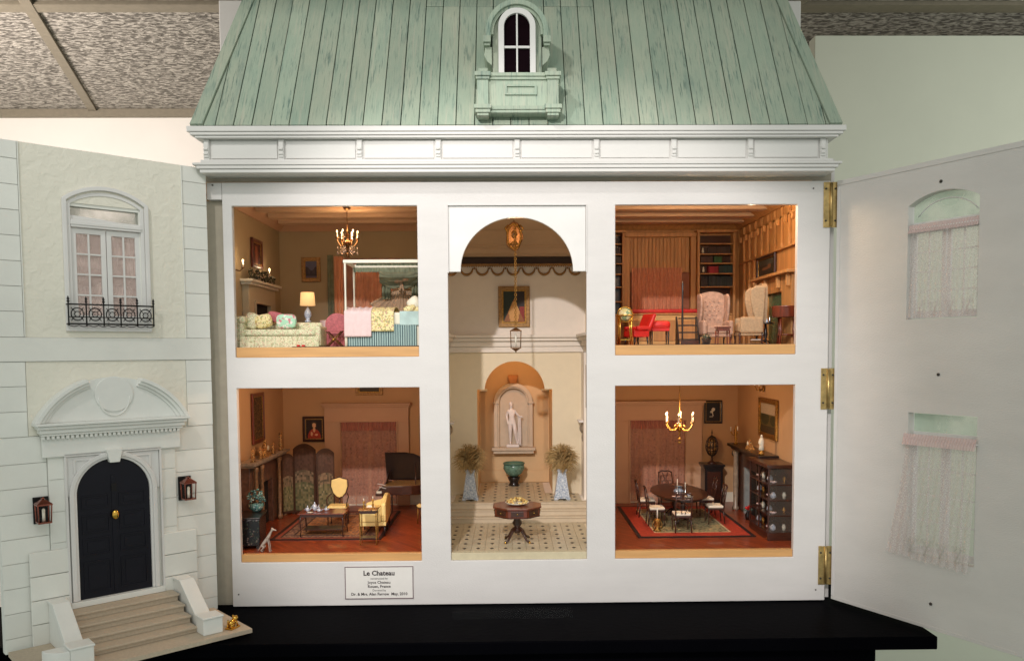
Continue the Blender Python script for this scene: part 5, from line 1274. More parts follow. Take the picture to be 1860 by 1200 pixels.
for y, lb in ((.165, 'gilt candelabra at the near end of the living room mantel'), (.215, 'gilt urn left of the mantel clock'), (.305, 'gilt urn right of the mantel clock'), (.365, 'tall gilt candelabra at the far end of the living room mantel')):
    o = thing('gilt_candelabra' if 'cand' in lb else 'gilt_urn', lb, 'candelabra' if 'cand' in lb else 'urn', (-.521, y, FL + .1502))
    h = .036 if 'tall' in lb else .024
    part('stem', MB().lathe([(.006, 0), (.002, .004), (.0045, h * .3), (.0018, h * .5), (.004, h * .8), (.001, h)], n=12), ORNATE, o)
    if 'cand' in lb:
        for s in (-1, 1): part('branch', MB().tube([(0, 0, h * .5), (0, s * .007, h * .55), (0, s * .009, h * .85)], .0011, 6).cyl((0, s * .009, h * .85), (0, s * .009, h * 1.15), .0013, n=6), ORNATE, o)
    else: part('handles', MB().tube([(0, -.003, h * .3), (0, -.008, h * .5), (0, -.003, h * .8)], .0009, 5).tube([(0, .003, h * .3), (0, .008, h * .5), (0, .003, h * .8)], .0009, 5), ORNATE, o)
# folding screen, three leaves
sc = thing('folding_screen', 'dark three-leaf folding screen painted with a garden behind the tea table', 'screen', (-.458, .375, FL))
def leaf(x0, y0, x1, y1, zt, zc, n=12):
    d = Vector((x1 - x0, y1 - y0, 0)); w = d.length
    pl = [(0, .004), (w, .004)] + [(w * (1 - i / 12), zt + (zc - zt) * sin(pi * i / 12) ** .8) for i in range(13)]
    o = part('screen_leaf', MB().prism(pl, 'y', -.0015, .0015), SCREENW, sc, bevel=.0005); o.location = (x0, y0, 0); o.rotation_euler = (0, 0, math.atan2(d.y, d.x))
    nx, nz = 10, 26; mb = MB().sheet(lambda u, v: (w * .09 + w * .82 * u, -.0022, .010 + (zt - .016 + (zc - zt) * .7 * sin(pi * u)) * v), nx, nz, False)
    cols = []
    for j in range(nz):
        for i in range(nx): c = P_garden((i + .5) / nx, (j + .5) / nz); k = random.uniform(.7, 1.2); cols.append(tuple(lin(q) * k for q in c) + (1,))
    part('painted_panel', mb, PRINT, o, cols=cols)
    part('foot', B(.001, .004, -.0015, .0015, 0, .0038).box(w - .004, w - .001, -.0015, .0015, 0, .0038), SCREENW, o)
leaf(-.063, -.012, -.042, .012, .132, .141); leaf(-.041, .012, .014, -.006, .150, .163); leaf(.015, -.006, .052, .012, .140, .152)
o = thing('lacquer_cabinet', 'black lacquered chest inlaid with pearl flowers at the left of the living room', 'chest', (-.503, .085, FL), RAD(8))
part('chest_body', B(-.022, .022, -.040, .040, .006, .056), speck('pearl_inlaid_lacquer', [(.88, S(22, 20, 22)), (.05, S(110, 92, 84)), (.07, S(54, 64, 48))], 420, .25, .1), o, bevel=.0012)
part('chest_top', B(-.0235, .0235, -.042, .042, .0562, .060), EBONY, o, bevel=.0008)
for s in (-1, 1):
    for q in (-1, 1): part('foot', B(s * .018 - .003, s * .018 + .003, q * .036 - .003, q * .036 + .003, 0, .0058), EBONY, o)
o = thing('celadon_planter', 'blue green planter bursting with pale leaves on the lacquer chest', 'planter', (-.500, .110, FL + .0602))
part('planter_bowl', MB().lathe([(.007, 0), (.013, .006), (.015, .013), (.014, .016)], n=20), BLUEGR, o)
mb = MB()
for i in range(70):
    a = random.uniform(0, 2 * pi); r = random.uniform(.002, .017); h = random.uniform(.006, .030) * (1 - r * 22)
    mb.ball((r * cos(a), r * sin(a), .016 + max(h, 0)), (.0032, .0028, .0016), 3)
part('leaves', mb, BLUEGR, o)
# standing hound figure
dg_ = thing('hound_statuette', 'slender pale grey hound statuette sitting on the parquet at the lower left', 'statuette', (-.459, .030, FL))
def skinned(name, verts, edges, rad, m, parent, sub=2):
    me = bpy.data.meshes.new(name); me.from_pydata(verts, edges, []); o = bpy.data.objects.new(name, me); COL.objects.link(o); o.parent = parent
    sk_ = o.modifiers.new('skin', 'SKIN'); sk_.use_smooth_shade = True
    for i, r in enumerate(rad): me.skin_vertices[0].data[i].radius = (r, r) if not isinstance(r, tuple) else r
    me.skin_vertices[0].data[0].use_root = True
    u = o.modifiers.new('sub', 'SUBSURF'); u.levels = sub; u.render_levels = sub
    me.materials.append(m); return o
DV = [(-.004, 0, .016), (.001, 0, .024), (.006, 0, .032), (.0105, 0, .040), (.0135, 0, .045), (.0185, 0, .0435), (.0215, 0, .0425),
      (.0045, -.003, .025), (.007, -.0035, .012), (.0072, -.0035, .001), (.010, -.0035, .0008), (.0045, .003, .025), (.0075, .0035, .012), (.0078, .0035, .001), (.0105, .0035, .0008),
      (-.0075, -.004, .012), (-.002, -.0045, .010), (-.0095, -.0045, .0025), (-.005, -.0045, .001), (-.0075, .004, .012), (-.002, .0045, .010), (-.0095, .0045, .0025), (-.005, .0045, .001),
      (-.0115, 0, .008), (-.015, 0, .003), (-.0165, 0, .002), (.0120, -.0022, .0485), (.0120, .0022, .0485)]
DE = [(0, 1), (1, 2), (2, 3), (3, 4), (4, 5), (5, 6), (2, 7), (7, 8), (8, 9), (9, 10), (2, 11), (11, 12), (12, 13), (13, 14), (0, 15), (15, 16), (16, 17), (17, 18), (0, 19), (19, 20), (20, 21), (21, 22), (0, 23), (23, 24), (24, 25), (4, 26), (4, 27)]
DR = [.0042, .0036, .0044, .0020, .0024, .0015, .0011, .0016, .0011, .0009, .0011, .0016, .0011, .0009, .0011, .0026, .0026, .0010, .0010, .0026, .0026, .0010, .0010, .0012, .0007, .0005, .0007, .0007]
skinned('hound_body', DV, DE, DR, mat('hound_grey_white', S(176, 160, 146), .5, var=.15, vs=200), dg_); dg_.scale = (.95, .95, .92)
# tea table and tea things
tt = thing('tea_table', 'low dark mahogany tea table standing on the persian rug', 'table', (-.381, .165, FL))
part('table_top', B(-.047, .047, -.028, .028, .0465, .0490), REDWOOD, tt, bevel=.0006); part('apron', B(-.043, .043, -.024, .024, .041, .0463), DKWOOD, tt)
for s in (-1, 1):
    for q in (-1, 1): part('leg', cabriole(MB(), s * .041, q * .022, .0004, .043, s * .004, q * .003, .0013), DKWOOD, tt)
part('low_shelf', B(-.039, .039, -.020, .020, .014, .0155), DKWOOD, tt)
for i, (x, y, r, h, lb) in enumerate(((-.400, .168, .005, .016, 'tall blue and white coffee pot at the back of the tea table'), (-.412, .158, .004, .010, 'blue and white sugar bowl near the left end of the tea table'), (-.389, .158, .0045, .007, 'blue and white teapot at the front of the tea table'), (-.377, .168, .0035, .006, 'blue and white cream jug at the right of the tea things'))):
    o = thing('porcelain_pot', lb, 'pot', (x, y, FL + .0492), 0, None)
    part('pot_body', MB().lathe([(r * .6, 0), (r, h * .35), (r * .8, h * .7), (r * .35, h * .9)], n=14), PORC, o)
    part('pot_lid', MB().lathe([(r * .45, 0), (r * .2, .0015), (r * .25, .003), (.0002, .004)], (0, 0, h * .9), 10), PORC, o)
    part('pot_spout', MB().tube([(r * .8, 0, h * .3), (r * 1.6, 0, h * .6), (r * 1.8, 0, h * .8)], [.0011, .0008, .0006], 6), PORC, o)
    part('pot_handle', MB().tube([(-r * .7, 0, h * .25), (-r * 1.6, 0, h * .45), (-r * .6, 0, h * .75)], .0006, 5), PORC, o)
part('saucer', MB().lathe([(.002, 0), (.006, .0012), (.0062, .0016)], (-.404, .146, FL + .0492), 16), IVORY); tag(bpy.data.objects['saucer'], 'white saucer at the near edge of the tea table', 'saucer')
# shield-back chair
sh = thing('shield_back_chair', 'open armchair with a pale yellow shield-shaped back behind the tea table', 'armchair', (-.371, .255, FL))
q = [(-.0165, .096), (-.006, .0985), (0, .101), (.006, .0985), (.0165, .096), (.0175, .082), (.013, .068), (.006, .060), (0, .058), (-.006, .060), (-.013, .068), (-.0175, .082)]
part('backrest', MB().prism(q[::-1], 'y', .014, .018), PALEYEL, sh, bevel=.0015, seg=2)
part('back_frame', MB().tube([(x * 1.07, .018, .078 + (z - .078) * 1.05) for x, z in q + q[:1]], .0012, 6, False).tube([(0, .018, .056), (0, .016, .040)], .002, 6), DKWOOD, sh)
part('seat', B(-.020, .020, -.018, .018, .036, .045), PALEYEL, sh, bevel=.003, seg=3)
part('seat_rail', B(-.0205, .0205, -.0185, .0185, .031, .0358), DKWOOD, sh, bevel=.0006)
for s in (-1, 1):
    part('arm', MB().tube([(s * .017, .016, .066), (s * .022, .004, .062), (s * .022, -.010, .058), (s * .020, -.012, .044)], .0013, 6), DKWOOD, sh)
    for y in (-.016, .016): part('leg', cabriole(MB(), s * .018, y, .0004, .034, s * .002, 0, .0012), DKWOOD, sh)
# yellow sofa seen from its end
ys = thing('yellow_settee', 'pale yellow silk settee turned end-on to us on the persian rug', 'sofa', (-.283, .205, FL), RAD(4))
part('seat', B(-.026, .018, -.062, .062, .030, .042), PALEYEL, ys, bevel=.003, seg=3); part('seat_rail', B(-.027, .026, -.064, .064, .022, .0298), PALEYEL, ys, bevel=.001)
part('backrest', MB().prism([(-.064, .030), (.064, .030), (.064, .066)] + [(.064 - .128 * i / 12, .066 + .010 * sin(pi * i / 12)) for i in range(1, 12)] + [(-.064, .066)], 'x', .017, .026), PALEYEL, ys, bevel=.003, seg=2)
for y in (-.0655, .0605): part('arm', MB().prism([(-.026, .030), (.0165, .030), (.0165, .062), (.006, .054), (-.014, .050), (-.026, .046)], 'y', y, y + .005), PALEYEL, ys, bevel=.002, seg=2)
for x in (-.023, .023):
    for y in (-.058, 0, .058): part('leg', MB().tube([(x, y, .022), (x, y, .0004)], [.0022, .0014], 6), EBONY, ys)
part('settee_trim', MB().tube([(-.0262, -.0665, .031), (-.0262, -.0665, .047), (-.014, -.0665, .051), (.006, -.0665, .055), (.0165, -.0665, .063)], .0007, 5), GOLD, ys)
cushion('cushion', 'pale cream silk cushion on the near end of the yellow settee', (-.286, .165, FL + .051), (.009, .004, .010), CREAM, (.25, 0, .1))
nt_ = thing('nest_of_tables', 'small inlaid side table with slim gilt legs in front of the yellow settee', 'table', (-.2765, .085, FL))
part('table_top', B(-.018, .018, -.013, .013, .066, .068), ORNATE, nt_, bevel=.0005); part('apron', B(-.016, .016, -.011, .011, .060, .0658), DKWOOD, nt_)
for s in (-1, 1):
    for q in (-1, 1): part('leg', MB().lathe([(.0012, 0), (.0007, .004), (.0013, .03), (.0009, .05), (.0014, .061)], (s * .0155, q * .0105, 0), 6), GOLD, nt_)
part('low_shelf', B(-.0155, .0155, -.010, .010, .012, .0135), DKWOOD, nt_)
for i, (x, h) in enumerate(((-.2855, .014), (-.2680, .018))):
    o = thing('gilt_candlestick', ['shorter gilt candlestick on the left of the side table', 'taller gilt candlestick on the right of the side table'][i], 'candlestick', (x, .084, FL + .0682))
    part('stick', MB().lathe([(.004, 0), (.0015, .002), (.0026, h * .4), (.001, h * .6), (.0026, h), (.001, h + .001)], n=10), GOLD, o); part('candle', MB().cyl((0, 0, h + .001), (0, 0, h + .006), .0009, n=6), CANDLE, o)
# grand piano
pn = thing('grand_piano', 'dark grand piano with its lid propped open at the back of the living room', 'piano', (-.243, .365, FL))
pb = [(-.046, -.040), (-.046, .040), (.030, .040), (.052, .030), (.060, .010), (.055, -.010), (.040, -.024), (.020, -.036), (0, -.040)]
part('piano_case', MB().prism(pb[::-1], 'z', .052, .072), DKWOOD, pn, bevel=.001)
part('soundboard', MB().prism([(x * .93, y * .9) for x, y in pb[::-1]], 'z', .0722, .0730), GOLDM, pn)
A_ = RAD(58)
lid = [(x, y) for x, y in pb]
def lidp(x, y, t): d = y + .0; return (x, .040 - (.040 - y) * cos(A_) * .6, .074 + (.040 - y) * sin(A_) * .98 + t)
n = len(lid); vs = [lidp(x, y, 0) for x, y in lid] + [tuple(a + b for a, b in zip(lidp(x, y, 0), (0, .0022, .0006))) for x, y in lid]
part('piano_lid', MB().add(vs, [tuple(range(n)), tuple(range(n, 2 * n))[::-1]] + [(i, (i + 1) % n, n + (i + 1) % n, n + i) for i in range(n)]), EBONY, pn)
part('lid_prop', MB().tube([(.028, -.024, .073), (.024, .012, .118)], .0009, 5), DKWOOD, pn)
part('keyboard', B(-.058, -.0465, -.036, .036, .056, .0605), IVORY, pn)
part('keyblock', B(-.060, -.0465, -.040, .040, .050, .0558), DKWOOD, pn, bevel=.0005)
for i in range(14): part('black_key', B(-.055, -.0468, -.034 + i * .005, -.032 + i * .005, .0607, .0620), EBONY, pn)
part('music_desk', MB().add([(-.040, -.022, .074), (-.040, .022, .074), (-.034, .022, .098), (-.034, -.022, .098)], [(0, 1, 2, 3)]), DKWOOD, pn, solid=.001)
for x, y in ((-.042, -.034), (-.042, .034), (.045, .010)): part('leg', MB().lathe([(.002, 0), (.0026, .006), (.0018, .010), (.0034, .035), (.0042, .052)], (x, y, 0), 10), DKWOOD, pn)
part('pedal_lyre', B(-.030, -.028, -.006, .006, .006, .052), DKWOOD, pn)
o = thing('sheet_music', 'two white sheets of music lying over the piano keys', 'sheet music', (-.287, .320, FL + .075)); part('page', MB().add([(-.010, -.003, .004), (.008, -.006, .001), (.009, -.002, .001), (-.009, .001, .004)], [(0, 1, 2, 3)]), CARD, o, solid=.0006); part('page', MB().add([(-.006, -.006, -.002), (.009, -.008, -.006), (.010, -.005, -.006), (-.005, -.003, -.002)], [(0, 1, 2, 3)]), CARD, o, solid=.0006)
o = thing('silver_epergne', 'sparkling silver ornament at the right end of the piano', 'ornament', (-.196, .33, FL)); part('column', MB().lathe([(.010, 0), (.004, .01), (.004, .08), (.008, .085)], n=12), EBONY, o)
part('silver_branches', MB().tube([(0, 0, .085), (.004, 0, .10), (-.003, 0, .115), (.003, 0, .128)], .0012, 6).ball((.003, 0, .129), .0025, 5).ball((-.004, -.002, .112), .0022, 5).ball((.004, -.002, .098), .0024, 5), SILVER, o)
o = thing('gilt_stool', 'yellow upholstered gilt piano stool half hidden at the room edge', 'stool', (-.193, .27, FL)); part('seat', MB().lathe([(.012, 0), (.0125, .004), (.009, .006)], (0, 0, .036), 16), PALEYEL, o)
for k in range(4): a = k * pi / 2 + .4; part('leg', MB().tube([(.010 * cos(a), .010 * sin(a), .036), (.011 * cos(a), .011 * sin(a), .0004)], .0012, 6), GOLD, o)
point('living_room_light', (-.330, .075, -.050), .92, .012, (1, .68, .43))
o = thing('unseen_ceiling_lamp', 'small brass ceiling lamp just inside the living room opening', 'lamp', (-.330, .075, -.0205)); part('lamp_cap', MB().lathe([(.006, -.010), (.010, 0)], n=14), ANTQ, o)

# ---------------- dining room
chandelier('dining_chandelier', 'large brass chandelier with tall candles above the dining table', (.349, .20, -.152), -.0205, .031, 6, GOLD, .9, drop=.012, candle=.015)
pd = thing('black_pedestal', 'black square pedestal cabinet at the back of the dining room', 'pedestal', (.479, .455, FL))
part('pedestal_body', B(-.0215, .0215, -.0215, .0215, .006, .094), EBONY, pd, bevel=.0008); part('pedestal_top', B(-.026, .026, -.026, .026, .0942, .0995).box(-.0235, .0235, -.0235, .0235, .090, .0940), EBONY, pd, bevel=.0008)
part('plinth', B(-.024, .024, -.024, .024, 0, .0058), EBONY, pd, bevel=.0008); part('door_panel', B(-.016, .016, -.0232, -.0217, .016, .082), DKWOOD, pd, bevel=.0006)
ur = thing('armillary_urn', 'dark pine-cone shaped openwork urn on the black pedestal', 'urn', (.479, .455, FL + .0997))
part('urn_foot', MB().lathe([(.012, 0), (.008, .003), (.003, .006), (.0022, .016), (.004, .018)], n=14), DKWOOD, ur)
part('urn_core', MB().ball((0, 0, .041), (.011, .011, .021), 8), ORNATE, ur)
for k in range(6): part('urn_rib', MB().tube([(.0145 * cos(k * pi / 6) * sin(t * pi / 12), .0145 * sin(k * pi / 6) * sin(t * pi / 12), .041 - .024 * cos(t * pi / 12)) for t in range(25)], .0011, 5, False), EBONY, ur)
for z, r in ((.030, .0125), (.041, .0148), (.052, .0125)): part('urn_ring', MB().tube([(r * cos(t * pi / 10), r * sin(t * pi / 10), z) for t in range(21)], .001, 5, False), EBONY, ur)
part('urn_spire', MB().lathe([(.003, 0), (.001, .006), (.0018, .009), (.0003, .018)], (0, 0, .063), 8), EBONY, ur)
dt = thing('dining_table', 'oval dark polished dining table on the red rug', 'table', (.366, .290, FL))
el = [(.060 * cos(t * pi / 24), .108 * sin(t * pi / 24)) for t in range(48)]
part('table_top', MB().prism(el, 'z', .0585, .0615), DKWOOD, dt, bevel=.001); part('apron', MB().prism([(x * .86, y * .86) for x, y in el], 'z', .053, .0583), EBONY, dt)
for y in (-.045, .045):
    part('table_pedestal', MB().lathe([(.006, .010), (.004, .02), (.006, .032), (.004, .053)], (0, y, 0), 12), DKWOOD, dt)
    for k in range(4): a = k * pi / 2 + pi / 4; part('leg', MB().tube([(0, y, .016), (.012 * cos(a), y + .012 * sin(a), .012), (.024 * cos(a), y + .024 * sin(a), .001)], .002, 6), DKWOOD, dt)
def dchair(label):
    o = thing('dining_chair', label, 'chair', (0, 0, 0), 0, 'dining chairs round the oval table')
    part('seat', B(-.017, .017, -.016, .016, .036, .041), CREAM, o, bevel=.0015, seg=2); part('seat_rail', B(-.018, .018, -.017, .017, .032, .0358), DKWOOD, o, bevel=.0005)
    for s in (-1, 1):
        part('leg', cabriole(MB(), s * .0155, .0145, .0004, .033, s * .002, .002, .0013), DKWOOD, o); part('leg', MB().tube([(s * .0155, -.0155, .033), (s * .0165, -.019, .0004)], .0014, 6), DKWOOD, o)
        part('back_stile', MB().tube([(s * .0155, -.0165, .034), (s * .0165, -.020, .060), (s * .0150, -.0235, .080)], .0014, 6), DKWOOD, o)
    part('crest_rail', MB().tube([(-.0165, -.0238, .079), (-.007, -.0245, .0835), (0, -.0245, .082), (.007, -.0245, .0835), (.0165, -.0238, .079)], .0017, 6), DKWOOD, o)
    sp_ = MB()
    for s in (-1, 1): sp_.tube([(s * .003, -.018, .040), (s * .008, -.021, .056), (s * .001, -.0225, .064), (s * .007, -.024, .080)], .0009, 5)
    sp_.tube([(-.014, -.0205, .060), (.014, -.0205, .060)], .0008, 5); part('splat', sp_, DKWOOD, o)
    return o
spots = [(.346, .160, 0, 'cream seated dining chair nearest us at the near end of the table'), (.305, .225, -90, 'cream seated dining chair nearest us on the left side of the table'), (.300, .320, -90, 'dining chair at the far left side of the table'), (.432, .240, 90, 'dining chair nearest us on the right side of the table'), (.434, .330, 90, 'dining chair at the far right side of the table'), (.366, .425, 180, 'dining chair facing us at the far end of the table')]
c0 = dchair(spots[0][3])
for i, (x, y, a, lb) in enumerate(spots):
    c = c0 if i == 0 else copy_tree(c0)
    c.location = (x, y, FL); c.rotation_euler = (0, 0, RAD(a)); c['label'] = lb
zt = FL + .0617
o = thing('silver_centrepiece', 'silver bowl on a blue stand between two candles on the dining table', 'centrepiece', (.366, .290, zt))
part('bowl_stand', MB().lathe([(.012, 0), (.010, .003), (.006, .006), (.009, .010)], n=18), PORC, o); part('bowl', MB().lathe([(.005, .0102), (.019, .013), (.021, .0145), (.019, .0140)], n=24), SILVER, o)
for i, (x, y, h) in enumerate(((.356, .255, .032), (.372, .250, .026))):
    o = thing('candlestick', ['tall slim silver candlestick at the left of the centrepiece', 'shorter slim silver candlestick at the right of the centrepiece'][i], 'candlestick', (x, y, zt))
    part('stick', MB().lathe([(.004, 0), (.001, .002), (.0016, h * .35), (.001, h * .45)], n=10), SILVER, o); part('candle', MB().cyl((0, 0, h * .45), (0, 0, h), .0009, n=6), CANDLE, o)
for i, (x, y, lb) in enumerate(((.345, .215, 'pink tinted soup plate near the front left of the table'), (.372, .212, 'white plate near the front right of the table'))):
    tag(part('plate', MB().lathe([(.003, 0), (.009, .0016), (.0092, .002), (.004, .0012)], (x, y, zt + .0002), 18), (PINKB, IVORY)[i]), lb, 'plate')
tag(part('tea_cup', MB().lathe([(.002, 0), (.0036, .003), (.004, .006), (.0036, .0058), (.0015, .001)], (.372, .212, zt + .0024), 14), PORC), 'small porcelain cup standing on the white plate', 'cup')
o = thing('gilt_floor_candlestick', 'short gilt openwork candlestick on the rug left of the dining table', 'candlestick', (.297, .165, FL + .002))
part('gilt_base', MB().lathe([(.009, 0), (.007, .003), (.003, .006), (.008, .012), (.0055, .019), (.008, .023), (.002, .026)], n=12).tube([(-.008, 0, .004), (-.010, 0, .013), (-.006, 0, .022)], .001, 5).tube([(.008, 0, .004), (.010, 0, .013), (.006, 0, .022)], .001, 5), GOLD, o)
part('candle', MB().cyl((0, 0, .026), (0, 0, .048), .0014, n=7), CANDLE, o)
df = thing('dining_fireplace', 'dark carved fireplace with grey marble slips on the dining room side wall', 'fireplace', (.5490, .300, FL))
part('chimney_piece', MB().plate([-.115, -.058, .058, .115], [0, .001, .105, .142], {(1, 0), (1, 1)}, -.022, 0), DKWOOD, df, bevel=.001).rotation_euler = (0, 0, -pi / 2)
part('mantel_shelf', B(-.042, 0, -.125, .125, .1455, .152).box(-.034, 0, -.120, .120, .139, .1453), EBONY, df, bevel=.001)
part('firebox', B(-.009, -.0004, -.0575, .0575, 0, .1045), FIREBOX, df)
for y in (-.052, .044): part('marble_slip', B(-.0225, -.0092, y, y + .008, 0, .1043), mat('blue_grey_marble', S(150, 156, 156), .35, var=.15, vs=60), df)
for y in (-.090, .090): part('carved_column', MB().lathe([(.008, 0), (.008, .006), (.005, .01), (.0065, .06), (.005, .125), (.008, .13), (.008, .1385)], (-.030, y, 0), 12), MARBLE if y > 0 else EBONY, df)
part('corbels', MB().ball((-.030, -.105, .130), (.006, .006, .008), 6).ball((-.030, .105, .130), (.006, .006, .008), 6), EBONY, df)
def fig(name, label, cat, loc, parts_):
    o = thing(name, label, cat, loc)
    for nm, mb, m in parts_: part(nm, mb, m, o)
    return o
fig('white_figurine', 'white goddess figurine on a gilt base on the dining room mantel', 'figurine', (.520, .200, FL + .1522), [('gilt_base', MB().lathe([(.006, 0), (.006, .003), (.004, .005), (.005, .009)], n=12), GOLD), ('robe', MB().lathe([(.006, 0), (.0045, .010), (.0055, .018), (.004, .024), (.0015, .027)], (0, 0, .0092), 12).ball((0, 0, .0385), (.0024, .0024, .003), 6).tube([(-.004, 0, .032), (-.006, -.002, .024), (-.002, -.004, .020)], .0012, 6), IVORY)])
fig('gilt_candelabra', 'three-branched gilt candelabra at the far end of the dining mantel', 'candelabra', (.520, .395, FL + .1522), [('stem', MB().lathe([(.006, 0), (.002, .004), (.004, .014), (.0015, .024), (.003, .036), (.001, .044)], n=10), GOLD), ('branches', MB().tube([(0, -.014, .032), (0, -.010, .020), (0, 0, .016), (0, .010, .020), (0, .014, .032)], .0012, 6).tube([(-.012, 0, .030), (-.008, 0, .022), (0, 0, .018)], .0012, 6), GOLD), ('candles', MB().cyl((0, -.014, .032), (0, -.014, .042), .0012, n=6).cyl((-.012, 0, .030), (-.012, 0, .040), .0012, n=6), CANDLE)])
fig('gilt_clock', 'gilt scroll clock in the middle of the dining mantel', 'clock', (.522, .290, FL + .1522), [('clock_case', MB().frustum(0, 0, 0, .010, .006, .016, .004, .008).ball((0, 0, .014), (.005, .008, .008), 8), ORNATE), ('clock_dial', MB().tube([(-.0045, 0, .013), (-.0058, 0, .013)], .0045, 12), IVORY)])
fig('gilt_candelabra', 'gilt sconce with two sparkling arms above the dining room landscape', 'sconce', (.5470, .280, -.085), [('back_plate', MB().ball((0, 0, 0), (.002, .006, .008), 6), GOLD), ('arms', MB().tube([(0, 0, 0), (-.010, -.012, -.004), (-.014, -.016, .006)], .0012, 6).tube([(0, 0, 0), (-.010, .012, -.004), (-.014, .016, .006)], .0012, 6), GOLD), ('candles', MB().cyl((-.014, -.016, .006), (-.014, -.016, .014), .0012, n=6).cyl((-.014, .016, .006), (-.014, .016, .014), .0012, n=6), CANDLE)])
fig('flower_vase', 'small vase of red flowers standing in the dining room hearth', 'vase', (.515, .275, FL), [('vase', MB().lathe([(.005, 0), (.007, .010), (.003, .018), (.004, .020)], n=14), EBONY), ('blooms', MB().ball((-.003, 0, .026), .004, 6).ball((.003, -.003, .029), .004, 6).ball((.001, .003, .024), .004, 6), REDF), ('foliage', MB().ball((-.006, .002, .022), (.004, .003, .003), 5).ball((.006, 0, .022), (.004, .003, .003), 5), GREENPOT)])
cb = thing('china_cabinet', 'dark glazed china cabinet filled with porcelain at the right edge of the dining room', 'cabinet', (.5215, .135, FL))
cw, cd_ = .0265, .062
part('cabinet_base', B(-cw, cw, -cd_, cd_, 0, .016), DKWOOD, cb, bevel=.0008); part('cabinet_top', B(-cw - .003, cw, -cd_ - .003, cd_ + .003, .141, .148), DKWOOD, cb, bevel=.001)
part('cabinet_back', B(cw - .002, cw, -cd_, cd_, .0162, .1408), DKWOOD, cb)
for x in (-cw, cw - .0052):
    for y in (-cd_, cd_ - .003): part('corner_post', B(x, x + .003, y, y + .003, .0162, .1408), DKWOOD, cb, bevel=.0004)
part('corner_post', B(-cw, -cw + .003, -.0015, .0015, .0162, .1408), DKWOOD, cb)
for z in (.048, .078, .108): part('glass_shelf', B(-cw + .0032, cw - .0054, -cd_ + .0032, cd_ - .0032, z, z + .0012), DKWOOD, cb)
part('glass_door', B(-cw + .0010, -cw + .0014, -cd_ + .0032, -.0017, .0164, .1406), CLEAR, cb); part('glass_door', B(-cw + .0010, -cw + .0014, .0017, cd_ - .0032, .0164, .1406), CLEAR, cb)
CGL = CLEAR.copy(); CGL.node_tree.nodes['Principled BSDF'].inputs['Base Color'].default_value = S(120, 110, 100); CGL.node_tree.nodes['Principled BSDF'].inputs['Alpha'].default_value = .16  # grey film in the side pane stands for its reflection
part('glass_side', B(-cw + .0032, cw - .0054, -cd_ + .0010, -cd_ + .0014, .0164, .1406), CGL, cb)
gbm = MB()
for z in (.0475, .0775, .1075): gbm.box(-cw + .0003, -cw + .0009, -cd_ + .0032, cd_ - .0032, z, z + .0018).box(-cw + .0032, cw - .0054, -cd_ + .0003, -cd_ + .0009, z, z + .0018)
part('glazing_bars', gbm, DKWOOD, cb)
shp = [([(.002, 0), (.006, .004), (.005, .010), (.002, .014)], PORC, 'blue and white jar'), ([(.003, 0), (.004, .008), (.0025, .012), (.003, .013)], IVORY, 'white vase'), ([(.002, 0), (.0065, .003), (.007, .005)], PINKB, 'pink bowl'), ([(.003, 0), (.0015, .004), (.004, .009), (.001, .015)], GOLD, 'gilt cup')]
for li, z in enumerate((.0165, .0495, .0795, .1095)):
    for pi_, (x, y) in enumerate(((-.012, -.048), (.010, -.046), (-.010, -.020), (-.010, .020), (-.010, .046))):
        pr, m, nm = shp[(li * 2 + pi_) % 4]
        wh = ['front left', 'front right', 'second from the front', 'third from the front', 'rearmost'][pi_]; sh_l = ['bottom', 'second', 'third', 'top'][li]
        tag(part('porcelain_piece', MB().lathe([(a_ * 1.0, b_ * .95) for a_, b_ in pr], (.5215 + x, .135 + y, FL + z), 14), m), f'{nm} {wh} on the {sh_l} shelf of the china cabinet', 'porcelain')

# ---------------- hall
ln = thing('hall_lantern', 'small glass and brass lantern hanging on a long chain in the hall', 'lantern', (.0105, .150, -.001))
f = MB()
for sx in (-1, 1):
    for sy in (-1, 1): f.tube([(sx * .0095, sy * .0095, .008), (sx * .0105, sy * .0105, .040)], .0009, 5)
part('lantern_frame', f, ANTQ, ln); part('lantern_top', B(-.0115, .0115, -.0115, .0115, .0402, .0420).frustum(0, 0, .0422, .047, .010, .010, .002, .002), ANTQ, ln, bevel=.0004)
part('lantern_bottom', B(-.0108, .0108, -.0108, .0108, .0062, .0078).frustum(0, 0, .0010, .0060, .002, .002, .009, .009).ball((0, 0, 0), .0016, 5), ANTQ, ln, bevel=.0003)
part('lantern_glass', MB().frustum(0, 0, .0082, .0398, .0088, .0088, .0098, .0098), CLEAR, ln)
part('lantern_candle', MB().cyl((0, 0, .008), (0, 0, .036), .0016, n=8), CANDLE, ln)
z = .047; k = 0
link = MB().tube([(.0021 * cos(t * pi / 5), 0, .0029 * sin(t * pi / 5)) for t in range(11)], .0007, 5, False)
l0 = None
while z + .001 < .250:
    if l0 is None: l0 = part('chain_link', link, GOLD, ln); c = l0
    else: c = inst(l0, ln, (0, 0, 0))
    c.location = (0, 0, z + .003 + .001); c.rotation_euler = (0, 0, pi / 2 if k % 2 else 0); z += .0044; k += 1
cr = thing('gilt_cartouche', 'gilt scrolled cartouche at the top of the lantern chain under the arch', 'ornament', (.0085, .163, .228))
q = [(.017 * cos(t * pi / 16) * (1 + .10 * cos(5 * t * pi / 16)), .029 * sin(t * pi / 16)) for t in range(32)]
part('cartouche_plate', MB().prism(q, 'y', 0, .003), ANTQ, cr, bevel=.0015, seg=2)
